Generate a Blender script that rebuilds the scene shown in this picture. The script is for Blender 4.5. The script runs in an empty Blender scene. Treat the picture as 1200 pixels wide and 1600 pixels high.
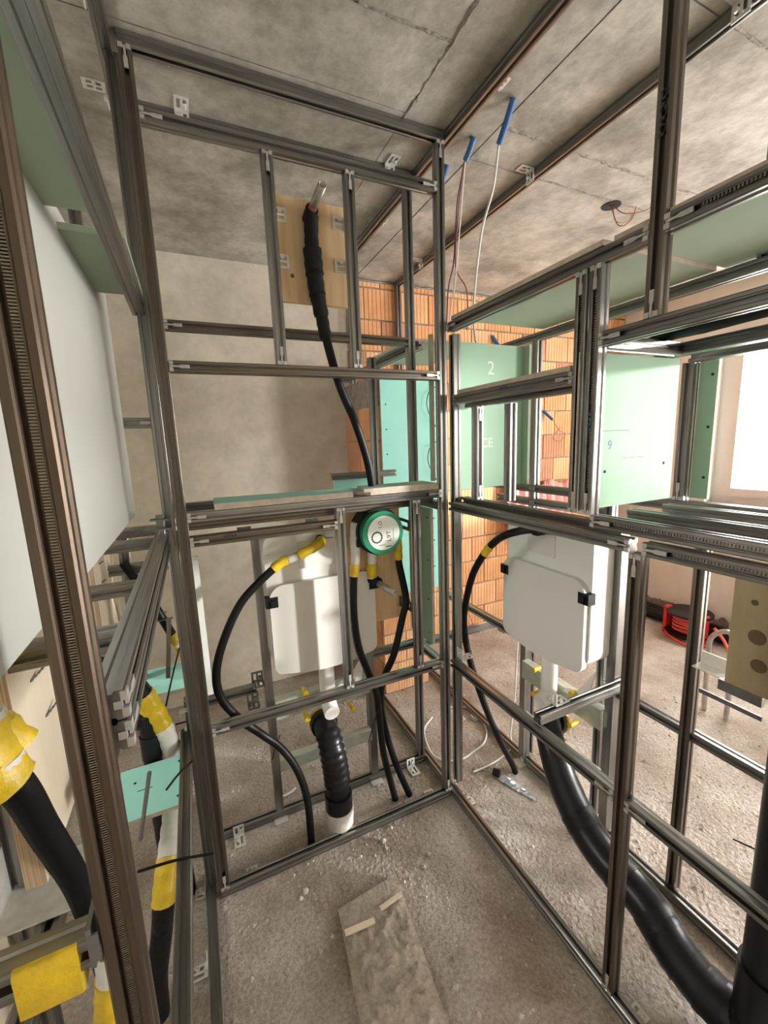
import bpy, math, random
from mathutils import Matrix, Vector, noise
random.seed(7)
S = bpy.context.scene
COL = S.collection

# ------------------------------------------------------------------ camera
cam = bpy.data.cameras.new('camera')
cam.sensor_fit = 'VERTICAL'; cam.sensor_height = 36.0
cam.lens = 650.94 / 1600 * 36; cam.clip_start = 0.01; cam.clip_end = 100
cam_o = bpy.data.objects.new('camera', cam); COL.objects.link(cam_o)
pa, ya, ra = 0.1675979, -0.4249506, -0.0375207
def cam_rot(a, b, c):
    Y = Matrix(((math.cos(b), math.sin(b), 0), (-math.sin(b), math.cos(b), 0), (0, 0, 1)))
    base = Matrix(((1, 0, 0), (0, 0, -1), (0, 1, 0)))
    P = Matrix(((1, 0, 0), (0, math.cos(a), -math.sin(a)), (0, math.sin(a), math.cos(a))))
    Rr = Matrix(((math.cos(c), -math.sin(c), 0), (math.sin(c), math.cos(c), 0), (0, 0, 1)))
    return Rr @ P @ base @ Y
Rc = cam_rot(pa, ya, ra)
Rb = Matrix((Rc[0], -Rc[1], -Rc[2])).transposed()
cam_o.matrix_world = Matrix.Translation((-0.91445, -1.39288, 1.59290)) @ Rb.to_4x4()
S.camera = cam_o

# ------------------------------------------------------------------ world, daylight, exposure
H = 2.65
W = bpy.data.worlds.new('sky'); S.world = W; W.use_nodes = True
bg = W.node_tree.nodes['Background']
bg.inputs[0].default_value = (1.0, 0.975, 0.935, 1); bg.inputs[1].default_value = 19.0
def portal(name, loc, rot, sx, sy):
    l = bpy.data.lights.new(name, 'AREA'); l.shape = 'RECTANGLE'; l.size = sx; l.size_y = sy
    l.cycles.is_portal = True
    o = bpy.data.objects.new(name, l); COL.objects.link(o); o.location = loc; o.rotation_euler = rot
XR, XL_ = 2.8, -2.0
portal('window_daylight', (XR + .12, .055, 1.65), (0, math.radians(90), 0), 1.25, 1.0)
portal('door_daylight', (XR + .12, -2.25, 1.2), (0, math.radians(90), 0), 2.3, 1.1)
portal('left_fill_portal', (XL_ - .12, -.05, 1.45), (0, math.radians(-90), 0), .5, .45)  # portal for an unseen opening added to brighten the lower left
sun = bpy.data.lights.new('low_sun', 'SUN'); sun.energy = 3.4; sun.angle = math.radians(3); sun.color = (1, .96, .9)
sun_o = bpy.data.objects.new('low_sun', sun); COL.objects.link(sun_o)
sun_o.rotation_euler = Vector((-.81, .57, -.10)).to_track_quat('-Z', 'Y').to_euler()
S.view_settings.view_transform = 'Standard'; S.view_settings.look = 'None'
S.view_settings.gamma = 1; S.view_settings.use_curve_mapping = False
S.view_settings.exposure = 0.82
try:
    S.cycles.max_bounces = 10; S.cycles.diffuse_bounces = 6; S.cycles.glossy_bounces = 4
    S.cycles.transparent_max_bounces = 8; S.cycles.use_denoising = True
except Exception: pass

# ------------------------------------------------------------------ materials
def mat(name, col, rough=.6, metal=0., var=.0, scale=8., col2=None, bump=0., bscale=40., stretch=None, spec=.5, coords='Object', detail=5, fine=None):
    m = bpy.data.materials.new(name); m.use_nodes = True
    nt = m.node_tree; b = nt.nodes['Principled BSDF']
    b.inputs['Base Color'].default_value = (*col, 1); b.inputs['Roughness'].default_value = rough
    b.inputs['Metallic'].default_value = metal; b.inputs['Specular IOR Level'].default_value = spec
    if var or col2 or bump:
        tc = nt.nodes.new('ShaderNodeTexCoord'); src = tc.outputs[coords]
        if stretch:
            mp = nt.nodes.new('ShaderNodeMapping'); mp.inputs['Scale'].default_value = stretch
            nt.links.new(src, mp.inputs[0]); src = mp.outputs[0]
        if var or col2:
            n = nt.nodes.new('ShaderNodeTexNoise'); n.inputs['Scale'].default_value = scale; n.inputs['Detail'].default_value = detail
            n.inputs['Roughness'].default_value = .62
            nt.links.new(src, n.inputs['Vector'])
            r = nt.nodes.new('ShaderNodeValToRGB')
            c2 = col2 or tuple(c * (1 - var) for c in col)
            r.color_ramp.elements[0].position = .36; r.color_ramp.elements[1].position = .64
            r.color_ramp.elements[0].color = (*c2, 1); r.color_ramp.elements[1].color = (*col, 1)
            nt.links.new(n.outputs[0], r.inputs[0]); nt.links.new(r.outputs[0], b.inputs['Base Color'])
            if fine:                                   # grain and specks over the broad stains
                n3 = nt.nodes.new('ShaderNodeTexNoise'); n3.inputs['Scale'].default_value = fine[0]; n3.inputs['Detail'].default_value = 8; n3.inputs['Roughness'].default_value = .7
                nt.links.new(src, n3.inputs['Vector'])
                r3 = nt.nodes.new('ShaderNodeValToRGB'); lo = 1 - fine[1]
                r3.color_ramp.elements[0].position = .38; r3.color_ramp.elements[1].position = .58
                r3.color_ramp.elements[0].color = (lo, lo, lo, 1); r3.color_ramp.elements[1].color = (1, 1, 1, 1)
                mu = nt.nodes.new('ShaderNodeMix'); mu.data_type = 'RGBA'; mu.blend_type = 'MULTIPLY'; mu.inputs[0].default_value = 1
                nt.links.new(n3.outputs[0], r3.inputs[0]); nt.links.new(r.outputs[0], mu.inputs[6]); nt.links.new(r3.outputs[0], mu.inputs[7])
                nt.links.new(mu.outputs[2], b.inputs['Base Color'])
        if bump:
            n2 = nt.nodes.new('ShaderNodeTexNoise'); n2.inputs['Scale'].default_value = bscale; n2.inputs['Detail'].default_value = 6
            nt.links.new(src, n2.inputs['Vector'])
            bp = nt.nodes.new('ShaderNodeBump'); bp.inputs['Strength'].default_value = bump; bp.inputs['Distance'].default_value = .01
            nt.links.new(n2.outputs[0], bp.inputs['Height']); nt.links.new(bp.outputs[0], b.inputs['Normal'])
    return m
M = {}
M['steel'] = mat('galvanised_steel', (.38, .375, .365), .31, .96, scale=30, col2=(.22, .215, .205), stretch=(1, 1, .05))
M['tooth'] = mat('rolled_teeth', (.30, .26, .22), .4, .9)
M['zinc'] = mat('zinc_clip', (.62, .61, .59), .5, .6, var=.15, scale=60)
M['bright'] = mat('bright_zinc', (.80, .80, .77), .40, .25, var=.15, scale=40)
M['dark_steel'] = mat('dark_bracket', (.25, .25, .25), .45, .8, var=.2, scale=40)
M['ceil'] = mat('ceiling_concrete', (.56, .535, .475), .85, scale=3.0, detail=10, col2=(.27, .25, .21), bump=.35, bscale=26, fine=(22, .20))
M['seam'] = mat('rough_mortar', (.36, .33, .29), .95, var=.4, scale=20, bump=.8, bscale=60)
M['wall'] = mat('concrete_wall', (.72, .67, .56), .8, scale=1.8, detail=9, col2=(.54, .49, .40), bump=.12, bscale=30, fine=(11, .12))
M['plaster'] = mat('pale_plaster', (.88, .85, .80), .85, var=.12, scale=3, bump=.1)
M['floor'] = mat('dusty_screed', (.60, .55, .495), .92, scale=2.3, col2=(.33, .265, .21), bump=1.0, bscale=60, detail=9, fine=(95, .32))
M['rubble'] = mat('screed_crumbs', (.66, .61, .55), .95, scale=9, col2=(.32, .27, .22))
M['mortar'] = mat('dried_mortar', (.52, .46, .385), .95, scale=9, col2=(.40, .34, .28), bump=.5, bscale=70, fine=(80, .25))
M['brick'] = mat('fired_clay', (.78, .42, .20), .85, scale=3.5, col2=(.66, .31, .14), bump=.15, bscale=60)
M['brick2'] = mat('fired_clay_light', (.82, .50, .27), .85, scale=3.5, col2=(.74, .40, .20), bump=.15, bscale=60)
M['brick3'] = mat('fired_clay_dark', (.62, .31, .17), .85, scale=3.5, col2=(.50, .24, .14), bump=.15, bscale=60)
M['joint'] = mat('grey_brick_mortar', (.36, .31, .27), .95, var=.4, scale=25, bump=.4)
M['cyan'] = mat('green_board_daylit', (.36, .76, .67), .75, var=.05, scale=4)  # green board shifted to cyan, window daylight put into the colour
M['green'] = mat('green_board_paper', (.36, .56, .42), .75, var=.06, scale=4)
M['olive'] = mat('green_board_shaded', (.36, .44, .33), .8, var=.07, scale=4)  # same green board dulled to olive, warm shade put into the colour
M['core'] = mat('gypsum_core', (.66, .56, .47), .9, var=.2, scale=40, bump=.3)
M['white_board'] = mat('white_board_paper', (.60, .62, .585), .7, var=.03, scale=3)
M['pine'] = mat('pine_face', (.80, .60, .36), .6, scale=5, col2=(.66, .45, .24), stretch=(7, 7, .5))
M['ply'] = mat('birch_face', (.80, .71, .56), .65, scale=4, col2=(.72, .62, .47), stretch=(5, 5, .6))
M['ply_dark'] = mat('pine_ply_face', (.50, .40, .24), .7, scale=4, col2=(.40, .31, .18), stretch=(4, 4, 1.2))
M['ply_edge'] = mat('ply_edge', (.55, .42, .28), .8, scale=3, col2=(.30, .20, .12), stretch=(120, 1, 1))
M['knot'] = mat('wood_knot', (.17, .11, .06), .7)
M['rubber'] = mat('black_hose', (.006, .006, .006), .45, spec=.25)
M['foam'] = mat('black_foam_tape', (.010, .010, .010), .6, bump=.6, bscale=30, spec=.25)
M['pipe'] = mat('black_drain_plastic', (.009, .009, .011), .33, spec=.35)
M['yellow'] = mat('yellow_tape', (.80, .56, .02), .35, var=.25, scale=20, bump=.5, bscale=35)
M['wtape'] = mat('white_wrap', (.72, .70, .66), .5, bump=.4, bscale=50)
M['tank'] = mat('white_tank_plastic', (.80, .80, .78), .38)
M['cover'] = mat('tank_insulation_cover', (.72, .71, .68), .7)
M['white'] = mat('white_plastic', (.85, .85, .83), .4)
M['frame_white'] = mat('window_profile', (.78, .74, .70), .4)
M['cap'] = mat('green_cap', (.01, .22, .11), .35)
M['label'] = mat('paper_label', (.70, .72, .68), .6)
M['ink'] = mat('black_ink', (.03, .03, .03), .6)
M['blue_ink'] = mat('blue_ink', (.05, .10, .30), .6)
M['chalk'] = mat('pale_chalk', (.75, .85, .72), .9)
M['red'] = mat('red_plastic', (.62, .03, .03), .4)
M['redcable'] = mat('red_cable', (.75, .12, .10), .5)
M['redsheet'] = mat('red_sheet', (.80, .22, .20), .5, scale=6, col2=(.85, .6, .55), stretch=(8, 1, .4))
M['blue'] = mat('blue_conduit', (.03, .12, .32), .45)
M['wire_w'] = mat('white_cable', (.80, .79, .76), .5)
M['wire_r'] = mat('brown_wire', (.35, .10, .05), .5)
M['wire_v'] = mat('violet_wire', (.16, .12, .22), .5)
M['metalpipe'] = mat('grey_threaded_pipe', (.52, .48, .44), .4, .6, var=.3, scale=30)
M['black'] = mat('black_plastic', (.008, .008, .008), .45, spec=.3)
M['hole'] = mat('drill_hole', (.02, .02, .02), .9)
M['foil'] = mat('foil_scrap', (.65, .72, .80), .25, .7, bump=.6, bscale=40)
M['brown_dark'] = mat('steel_dim_reflection', (.19, .145, .108), .36, .88, scale=22, col2=(.10, .076, .058), stretch=(1, 1, .05))  # darkest steel copy, reflection of the dim room put into the colour
M['bar'] = mat('passivated_bar', (.60, .66, .58), .4, .35, var=.15, scale=30)
M['brown'] = mat('steel_brown_reflection', (.25, .22, .19), .34, .92, scale=22, col2=(.14, .12, .10), stretch=(1, 1, .05))  # galvanised steel again, brown room reflection put into its base colour
g = bpy.data.materials.new('window_glass'); g.use_nodes = True; nt = g.node_tree
for n in list(nt.nodes): nt.nodes.remove(n)
o_ = nt.nodes.new('ShaderNodeOutputMaterial'); mx = nt.nodes.new('ShaderNodeMixShader'); t_ = nt.nodes.new('ShaderNodeBsdfTransparent'); gl = nt.nodes.new('ShaderNodeBsdfGlossy')
gl.inputs['Roughness'].default_value = .02; mx.inputs[0].default_value = .06
nt.links.new(t_.outputs[0], mx.inputs[1]); nt.links.new(gl.outputs[0], mx.inputs[2]); nt.links.new(mx.outputs[0], o_.inputs[0])
M['glass'] = g

# ------------------------------------------------------------------ mesh helpers
class MB:
    def __init__(s): s.v = []; s.f = []; s.m = []; s.sm = []
    def add(s, vs, fs, mi=0, smooth=False):
        k = len(s.v); s.v += [tuple(v) for v in vs]
        for f in fs: s.f.append([i + k for i in f]); s.m.append(mi); s.sm.append(smooth)
        return s
    def box(s, a, b, mi=0, mside=None):
        x0, y0, z0 = a; x1, y1, z1 = b
        vs = [(x0, y0, z0), (x1, y0, z0), (x1, y1, z0), (x0, y1, z0), (x0, y0, z1), (x1, y0, z1), (x1, y1, z1), (x0, y1, z1)]
        fs = [(3, 2, 1, 0), (4, 5, 6, 7), (0, 1, 5, 4), (1, 2, 6, 5), (2, 3, 7, 6), (3, 0, 4, 7)]
        if mside is None: return s.add(vs, fs, mi)
        for i, f in enumerate(fs): s.add(vs, [f], mi if i in mside else 1)
        return s
    def obox(s, mtx, a, b, mi=0):
        k = len(s.v); s.box(a, b, mi)
        for i in range(k, len(s.v)): s.v[i] = tuple(mtx @ Vector(s.v[i]))
        return s
    def prism(s, pts, d0, d1, axis='y', mi=0, smooth=False, mcap=None):
        n = len(pts)
        def P(u, w, d): return {'y': (u, d, w), 'x': (d, u, w), 'z': (u, w, d)}[axis]
        vs = [P(u, w, d0) for u, w in pts] + [P(u, w, d1) for u, w in pts]
        s.add(vs, [(i, (i + 1) % n, n + (i + 1) % n, n + i) for i in range(n)], mi, smooth)
        s.add(vs, [tuple(range(n))[::-1], tuple(range(n, 2 * n))], mi if mcap is None else mcap)
        return s
    def tube(s, path, r, seg=10, mi=0, caps=True, rfun=None, smooth=True):
        path = [Vector(p) for p in path]; n = len(path); rings = []
        up = Vector((.13, .31, .94)); nrm = None
        for i, p in enumerate(path):
            t = (path[min(i + 1, n - 1)] - path[max(i - 1, 0)]).normalized()
            if nrm is None:
                nrm = t.cross(up)
                if nrm.length < .1: nrm = t.cross(Vector((1, 0, 0)))
            nrm = (nrm - t * nrm.dot(t)).normalized(); bn = t.cross(nrm)
            rr = r if rfun is None else rfun(i, n)
            rings.append([p + (nrm * math.cos(a) + bn * math.sin(a)) * rr for a in [2 * math.pi * k / seg for k in range(seg)]])
        vs = [v for R in rings for v in R]
        fs = [(i * seg + k, i * seg + (k + 1) % seg, (i + 1) * seg + (k + 1) % seg, (i + 1) * seg + k) for i in range(n - 1) for k in range(seg)]
        s.add(vs, fs, mi, smooth)
        if caps: s.add(vs, [tuple(range(seg))[::-1], tuple(range((n - 1) * seg, n * seg))], mi)
        return s
    def cyl(s, a, b, r, seg=14, mi=0, r2=None):
        return s.tube([a, b], r, seg, mi, rfun=(None if r2 is None else (lambda i, n: r if i == 0 else r2)))
    def hollow(s, a, b, ro, ri, seg=18, mi=0):
        a = Vector(a); b = Vector(b); t = (b - a).normalized()
        n = t.cross(Vector((.1, .2, 1))).normalized(); q = t.cross(n); vs = []
        for (c, r) in ((a, ro), (b, ro), (b, ri), (a, ri)):
            vs += [c + (n * math.cos(x) + q * math.sin(x)) * r for x in [2 * math.pi * k / seg for k in range(seg)]]
        fs = []
        for j in range(4):
            j2 = (j + 1) % 4
            fs += [(j * seg + k, j * seg + (k + 1) % seg, j2 * seg + (k + 1) % seg, j2 * seg + k) for k in range(seg)]
        return s.add(vs, fs, mi, True)
    def mesh(s, name, mats):
        me = bpy.data.meshes.new(name); me.from_pydata(s.v, [], s.f)
        for m in (mats if isinstance(mats, (list, tuple)) else [mats]): me.materials.append(M[m])
        me.polygons.foreach_set('material_index', s.m); me.polygons.foreach_set('use_smooth', s.sm)
        me.update(); return me
    def build(s, name, mats, parent=None, kind=None):
        return link(name, s.mesh(name, mats), parent, kind)
def link(name, me, parent=None, kind=None, mtx=None):
    o = bpy.data.objects.new(name, me); COL.objects.link(o)
    if parent is not None:
        o.parent = parent
    if mtx is not None:
        o.matrix_world = mtx
        if parent is not None:
            o.matrix_parent_inverse = Matrix.Identity(4); o.matrix_basis = WM(parent).inverted() @ mtx
    elif parent is not None:
        o.matrix_basis = WM(parent).inverted()        # geometry is given in world coordinates
    if kind: o['kind'] = kind
    return o
def WM(o):
    m = o.matrix_basis.copy()
    while o.parent is not None: o = o.parent; m = o.matrix_basis @ m
    return m
def tag(o, label, cat, group=None):
    o['label'] = label; o['category'] = cat
    if group: o['group'] = group
    return o
def thing(name, label, cat, loc=(0, 0, 0), rz=0, group=None):
    o = bpy.data.objects.new(name, None); o.empty_display_size = .05; COL.objects.link(o)
    o.location = loc; o.rotation_euler = (0, 0, rz)
    o.matrix_basis = Matrix.Translation(loc) @ Matrix.Rotation(rz, 4, 'Z')
    return tag(o, label, cat, group)
def lbuild(mb, name, mats, parent, kind=None):     # geometry given in the parent's own coordinates
    o = bpy.data.objects.new(name, mb.mesh(name, mats)); COL.objects.link(o); o.parent = parent
    if kind: o['kind'] = kind
    return o
def smooth_path(pts, step=.012):
    P = [Vector(p) for p in pts]; out = []
    P = [P[0] * 2 - P[1]] + P + [P[-1] * 2 - P[-2]]
    for i in range(1, len(P) - 2):
        a, b, c, d = P[i - 1:i + 3]; n = max(2, int((c - b).length / step))
        for k in range(n):
            t = k / n
            out.append(.5 * ((2 * b) + (c - a) * t + (2 * a - 5 * b + 4 * c - d) * t * t + (3 * b - 3 * c + d - a) * t ** 3))
    out.append(P[-2]); return out

# ------------------------------------------------------------------ the room
def struct(o): o['kind'] = 'structure'; return o
XL, YB, YF = -2.0, 1.33, -3.6
BX0 = .10                                           # where the brickwork begins on the back wall
# floor: a slightly uneven screed
mb = MB(); nx, ny = 170, 170
x0, x1, y0, y1 = -1.75, 2.8, YF, YB
xs = [x0 - .25] + [-1.3 + 2.1 * i / 120 for i in range(121)] + [.8 + 2.0 * i / 22 for i in range(1, 23)]
ys = [YF, -2.6] + [-1.6 + 2.93 * i / 150 for i in range(151)]
vs = []
for yy in ys:
    for xx in xs:
        z = 0.0
        if -1.29 < xx < 2.79 and -1.59 < yy < 1.32:
            z = -abs(.004 * noise.noise((xx * 7, yy * 7, 0)) + .0025 * noise.noise((xx * 23, yy * 23, 3)) + .0015 * noise.noise((xx * 55, yy * 55, 5)))
        vs.append((xx, yy, z))
k = len(xs)
mb.add(vs, [(j * k + i, j * k + i + 1, (j + 1) * k + i + 1, (j + 1) * k + i) for j in range(len(ys) - 1) for i in range(k - 1)], 0, True)
mb.box((XL, YF, -.2), (XR, YB, -.012))
floor = struct(mb.build('floor', 'floor'))
# loose crumbs lying on the screed
mb = MB()
for i in range(2600):
    x = random.uniform(-1.0, 1.6); y = random.uniform(-.95, 1.25)
    r = random.choice((.002, .003, .004, .005, .007)) * random.uniform(.7, 1.4)
    if random.random() < .02: r = random.uniform(.008, .013)
    q = [Vector((random.uniform(-1, 1), random.uniform(-1, 1), random.uniform(-.2, 1))) for _ in range(1)]
    b = [(x + r * math.cos(a) * random.uniform(.6, 1.2), y + r * math.sin(a) * random.uniform(.6, 1.2), -.001) for a in (0, 1.6, 3.1, 4.7)]
    t = (x + r * .2, y, r * random.uniform(.5, 1.1)); t2 = (x - r * .3, y + r * .3, r * random.uniform(.4, .9))
    mb.add(b + [t, t2], [(0, 1, 4), (1, 2, 5), (1, 5, 4), (2, 3, 5), (3, 0, 4), (3, 4, 5)])
mb.build('rubble', 'rubble', kind='stuff')['label'] = 'loose crumbs of screed scattered over the floor'

# ceiling: slab with formwork panels, thin recessed joints, two rough ridges
mb = MB(); mb.box((XL, YF, H + .006), (XR, YB, H + .2)); ceil = struct(mb.build('ceiling', 'seam'))
def panel(xa, xb, ya_, yb_):
    m_ = MB(); j = .002; dz = random.uniform(0, .0025)
    m_.box((xa + j, ya_ + j, H + dz), (xb - j, yb_ - j, H + .01)); m_.build('concrete_panel', 'ceil', ceil)
for xa, xb, yl in ((XL, -.157, [YF, -1.7, -.283, -.02, .76, YB]), (-.157, .172, [YF, -1.9, YB]),
                   (.172, 1.55, [YF, -1.9, -.607, -.085, .095, YB]), (1.55, XR, [YF, -1.9, -.607, -.085, .095, YB])):
    for a, b in zip(yl, yl[1:]):
        panel(xa, xb, a, b)
def ridge(p0, p1, w, n):
    m_ = MB(); p0 = Vector(p0); p1 = Vector(p1); d = (p1 - p0).normalized(); s_ = Vector((-d.y, d.x, 0)); vs = []
    for i in range(n + 1):
        p = p0.lerp(p1, i / n) + s_ * random.uniform(-.002, .002); ww = w * random.uniform(.5, 1.2)
        vs += [p + s_ * ww + Vector((0, 0, H + .001)), p + Vector((0, 0, H - random.uniform(.001, .004))), p - s_ * ww * random.uniform(.6, 1) + Vector((0, 0, H + .001))]
    fs = []
    for i in range(n):
        for k in (0, 1): fs.append((i * 3 + k, i * 3 + k + 1, i * 3 + k + 4, i * 3 + k + 3))
    m_.add(vs, fs); m_.build('mortar_ridge', 'seam', ceil)
ridge((-.157, -.9, 0), (-.157, .05, 0), .010, 60); ridge((-.43, -.284, 0), (-.16, -.284, 0), .006, 24)
ridge((.19, -.09, 0), (1.25, -.08, 0), .012, 70); ridge((.3, .085, 0), (1.3, .1, 0), .007, 50); ridge((.48, -.61, 0), (1.0, -.6, 0), .006, 26)
# lamp opening with its lead-out wires
mb = MB(); mb.cyl((1.006, .122, H + .004), (1.006, .122, H - .003), .042, 24); mb.build('lamp_opening', 'hole', ceil)
t = thing('ceiling_wires', 'thin brown wires dangling from the round hole in the ceiling', 'wire', (1.006, .122, H))
for k, (dx, dy, dz) in enumerate(((.05, -.07, -.10), (.10, -.02, -.07), (.12, -.09, -.05))):
    p = smooth_path([(1.0 + .01 * k, .12, H), (1.0 + dx * .3, .12 + dy * .5, H + dz), (1.0 + dx, .12 + dy, H + dz * .9), (1.0 + dx * 1.25, .12 + dy * 1.2, H + dz * .35)])
    MB().tube(p, .0022, 6).build('wire', 'wire_r', t)

# back wall: concrete part, then ribbed clay bricks
mb = MB(); mb.box((XL, YB, 0), (BX0, YB + .2, H + .05)); wall_b = struct(mb.build('wall_back', 'wall'))
mb = MB(); mb.box((BX0, YB + .006, 0), (XR, YB + .2, H + .05)); wall_bb = struct(mb.build('wall_back_brick', 'joint'))
def brick_mesh(w, h, ribs, mname, d=.03):
    m_ = MB(); pts = []; gw = .004; gd = .005
    pitch = w / ribs; pts.append((0, 0))
    for i in range(ribs):
        a = i * pitch
        if i: pts += [(a - gw / 2, 0), (a - gw / 4, gd), (a + gw / 4, gd), (a + gw / 2, 0)]
    pts += [(w, 0), (w, d), (0, d)]
    m_.prism([(u, v) for u, v in pts], 0, h, 'z'); return m_.mesh('brick', mname)
BW, BH = .248, .1985
bm = [brick_mesh(BW - .011, BH - .010, 8, m_) for m_ in ('brick', 'brick2', 'brick', 'brick2', 'brick3')]
bcache = {}
for c in range(14):
    z = c * .2 + .004 if c else .004
    if z > H - .02: break
    off = .0 if c % 2 else .124
    x = BX0 - off
    while x < XR - .02:
        xa = max(x, BX0); xb = min(x + BW, XR); h = min(BH, H - .018 - z)
        if xb - xa > .03:
            mi = random.choice((0, 0, 1, 1, 2, 3, 4)); j = (xb - xa) / BW; q = h / BH
            link('brick', bm[mi], wall_bb, mtx=Matrix.Translation((xa + .004, YB - random.uniform(.004, .009), z)) @ Matrix.Diagonal((j, 1, q, 1)))
        x += BW
mb = MB(); n = 90; vs = []
for i in range(n + 1):
    x = BX0 + (XR - BX0) * i / n
    vs += [(x, YB, H), (x, YB - random.uniform(.006, .02), H - random.uniform(.004, .014)), (x, YB, H - random.uniform(.02, .034))]
mb.add(vs, [(i * 3 + k, i * 3 + k + 1, i * 3 + k + 4, i * 3 + k + 3) for i in range(n) for k in (0, 1)]); mb.build('mortar_bead', 'joint', wall_bb)
# low brick pier in front of the back wall
PX0, PX1, PY = .06, .37, .83
mb = MB(); mb.box((PX0 + .006, PY + .006, 0), (PX1 - .006, YB, 1.96)); pier = struct(mb.build('wall_pier', 'joint'))
for c in range(9):
    z = c * .2 + .004
    xs_ = [PX0, PX0 + .155, PX1] if c % 2 else [PX0, PX0 + .09, PX0 + .25, PX1]
    for a, b in zip(xs_, xs_[1:]):
        link('brick', bm[random.choice((0, 1, 2, 3))], pier, mtx=Matrix.Translation((a + .003, PY, z)) @ Matrix.Diagonal(((b - a) / BW, 1, 1, 1)))
    for a, b in ((PY + .03, PY + .26), (PY + .26, YB)):
        link('brick', bm[random.choice((0, 4))], pier, mtx=Matrix.Translation((PX0, b, z)) @ Matrix.Rotation(-math.pi / 2, 4, 'Z') @ Matrix.Diagonal(((b - a) / BW, 1, 1, 1)))

# right wall with a window and a balcony door, other walls
WY0, WY1, WZ0, WZ1 = -.45, .56, 1.0, 2.28
DY0, DY1, DZ1 = -2.8, -1.7, 2.35
mb = MB(); a, b = XR, XR + .3
HW = H + .05
mb.box((a, WY1, 0), (b, YB + .2, HW)); mb.box((a, WY0, 0), (b, WY1, WZ0)); mb.box((a, WY0, WZ1), (b, WY1, HW))
mb.box((a, DY1, 0), (b, WY0, HW)); mb.box((a, DY0, DZ1), (b, DY1, HW)); mb.box((a, YF - .2, 0), (b, DY0, HW))
struct(mb.build('wall_right', 'plaster'))
def window(name, y0_, y1_, z0_, z1_, mull):
    t = bpy.data.objects.new(name, None); COL.objects.link(t); t['kind'] = 'structure'
    xa, xb = XR + .10, XR + .17
    f = MB(); w = .075
    f.box((xa, y0_, z0_), (xb, y0_ + w, z1_)); f.box((xa, y1_ - w, z0_), (xb, y1_, z1_))
    f.box((xa, y0_ + w, z0_), (xb, y1_ - w, z0_ + w)); f.box((xa, y0_ + w, z1_ - w), (xb, y1_ - w, z1_)); f.build('window_frame', 'frame_white', t)
    ysp = [y0_ + w] + mull + [y1_ - w]
    for p, q in zip(ysp, ysp[1:]):
        f = MB(); v = .06
        f.box((xa - .015, p, z0_ + w), (xb - .02, p + v, z1_ - w)); f.box((xa - .015, q - v, z0_ + w), (xb - .02, q, z1_ - w))
        f.box((xa - .015, p + v, z0_ + w), (xb - .02, q - v, z0_ + w + v)); f.box((xa - .015, p + v, z1_ - w - v), (xb - .02, q - v, z1_ - w)); sa = f.build('sash', 'frame_white', t)
        f = MB(); f.box((xa + .015, p + v, z0_ + w + v), (xa + .02, q - v, z1_ - w - v)); f.build('pane', 'glass', sa)
    f = MB(); f.box((XR - .02, y0_ - .01, z0_ - .03), (xa, y1_ + .01, z0_)); f.build('sill', 'frame_white', t)
window('window_1', WY0, WY1, WZ0, WZ1, [])
window('window_2', DY0, DY1, 0.03, DZ1, [])
mb = MB(); mb.box((XL - .3, YF - .2, 0), (XL, -.25, HW)); mb.box((XL - .3, .15, 0), (XL, YB + .2, HW)); mb.box((XL - .3, -.25, 0), (XL, .15, 1.2)); mb.box((XL - .3, -.25, 1.65), (XL, .15, HW)); struct(mb.build('wall_left', 'plaster'))  # gap in this wall is added, out of view, to light the lower left
mb = MB(); mb.box((XL - .2, YF - .2, 0), (XR, YF, HW))
struct(mb.build('wall_front', 'wall'))

# ------------------------------------------------------------------ steel profiles
w = .033; hh = w / 2
def section():
    g_, g2, d, b, s_ = .0066, .0046, .003, .0022, .0052; h = hh
    p = [(-h, -h + b), (-h + b, -h), (-g_, -h), (-g2, -h + d), (g2, -h + d), (g_, -h), (h - b, -h), (h, -h + b),
         (h, -g_), (h - d, -g2), (h - d, g2), (h, g_), (h, h - b), (h - b, h),
         (s_ + .003, h), (s_ + .0015, h - .002), (s_, h - .002), (s_, h - .013), (-s_, h - .013), (-s_, h - .002), (-s_ - .0015, h - .002), (-s_ - .003, h),
         (-h + b, h), (-h, h - b), (-h, g_), (-h + d, g2), (-h + d, -g2), (-h, -g_)]
    return p
def rail_mesh(mname, nm):
    m_ = MB(); m_.prism(section(), 0, 1, 'z'); return m_.mesh(nm, mname)
RM = {'brown_dark': rail_mesh('brown_dark', 'profile_dark'), 'steel': rail_mesh('steel', 'profile'), 'brown': rail_mesh('brown', 'profile_brown')}
m_ = MB()
for sx in (-1, 1):
    xa, xb = sorted((sx * .0042, sx * .0146)); m_.box((xa, hh - .005, -.0005), (xb, hh + .0016, .0105))
m_.box((-.0045, hh - .012, -.0005), (.0045, hh - .004, .006))
tp = [(-.0024, .004), (.0024, .004), (.0024, .024), (.0050, .031), (.0050, .054), (-.0050, .054), (-.0050, .031), (-.0024, .024)]
m_.prism(tp, hh - .0022, hh + .0012, 'y'); CONN = m_.mesh('connector', 'zinc')
AX = {'x': Vector((1, 0, 0)), 'y': Vector((0, 1, 0)), 'z': Vector((0, 0, 1))}
def vec(d): return AX[d[1]] * (1 if d[0] == '+' else -1)
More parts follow.
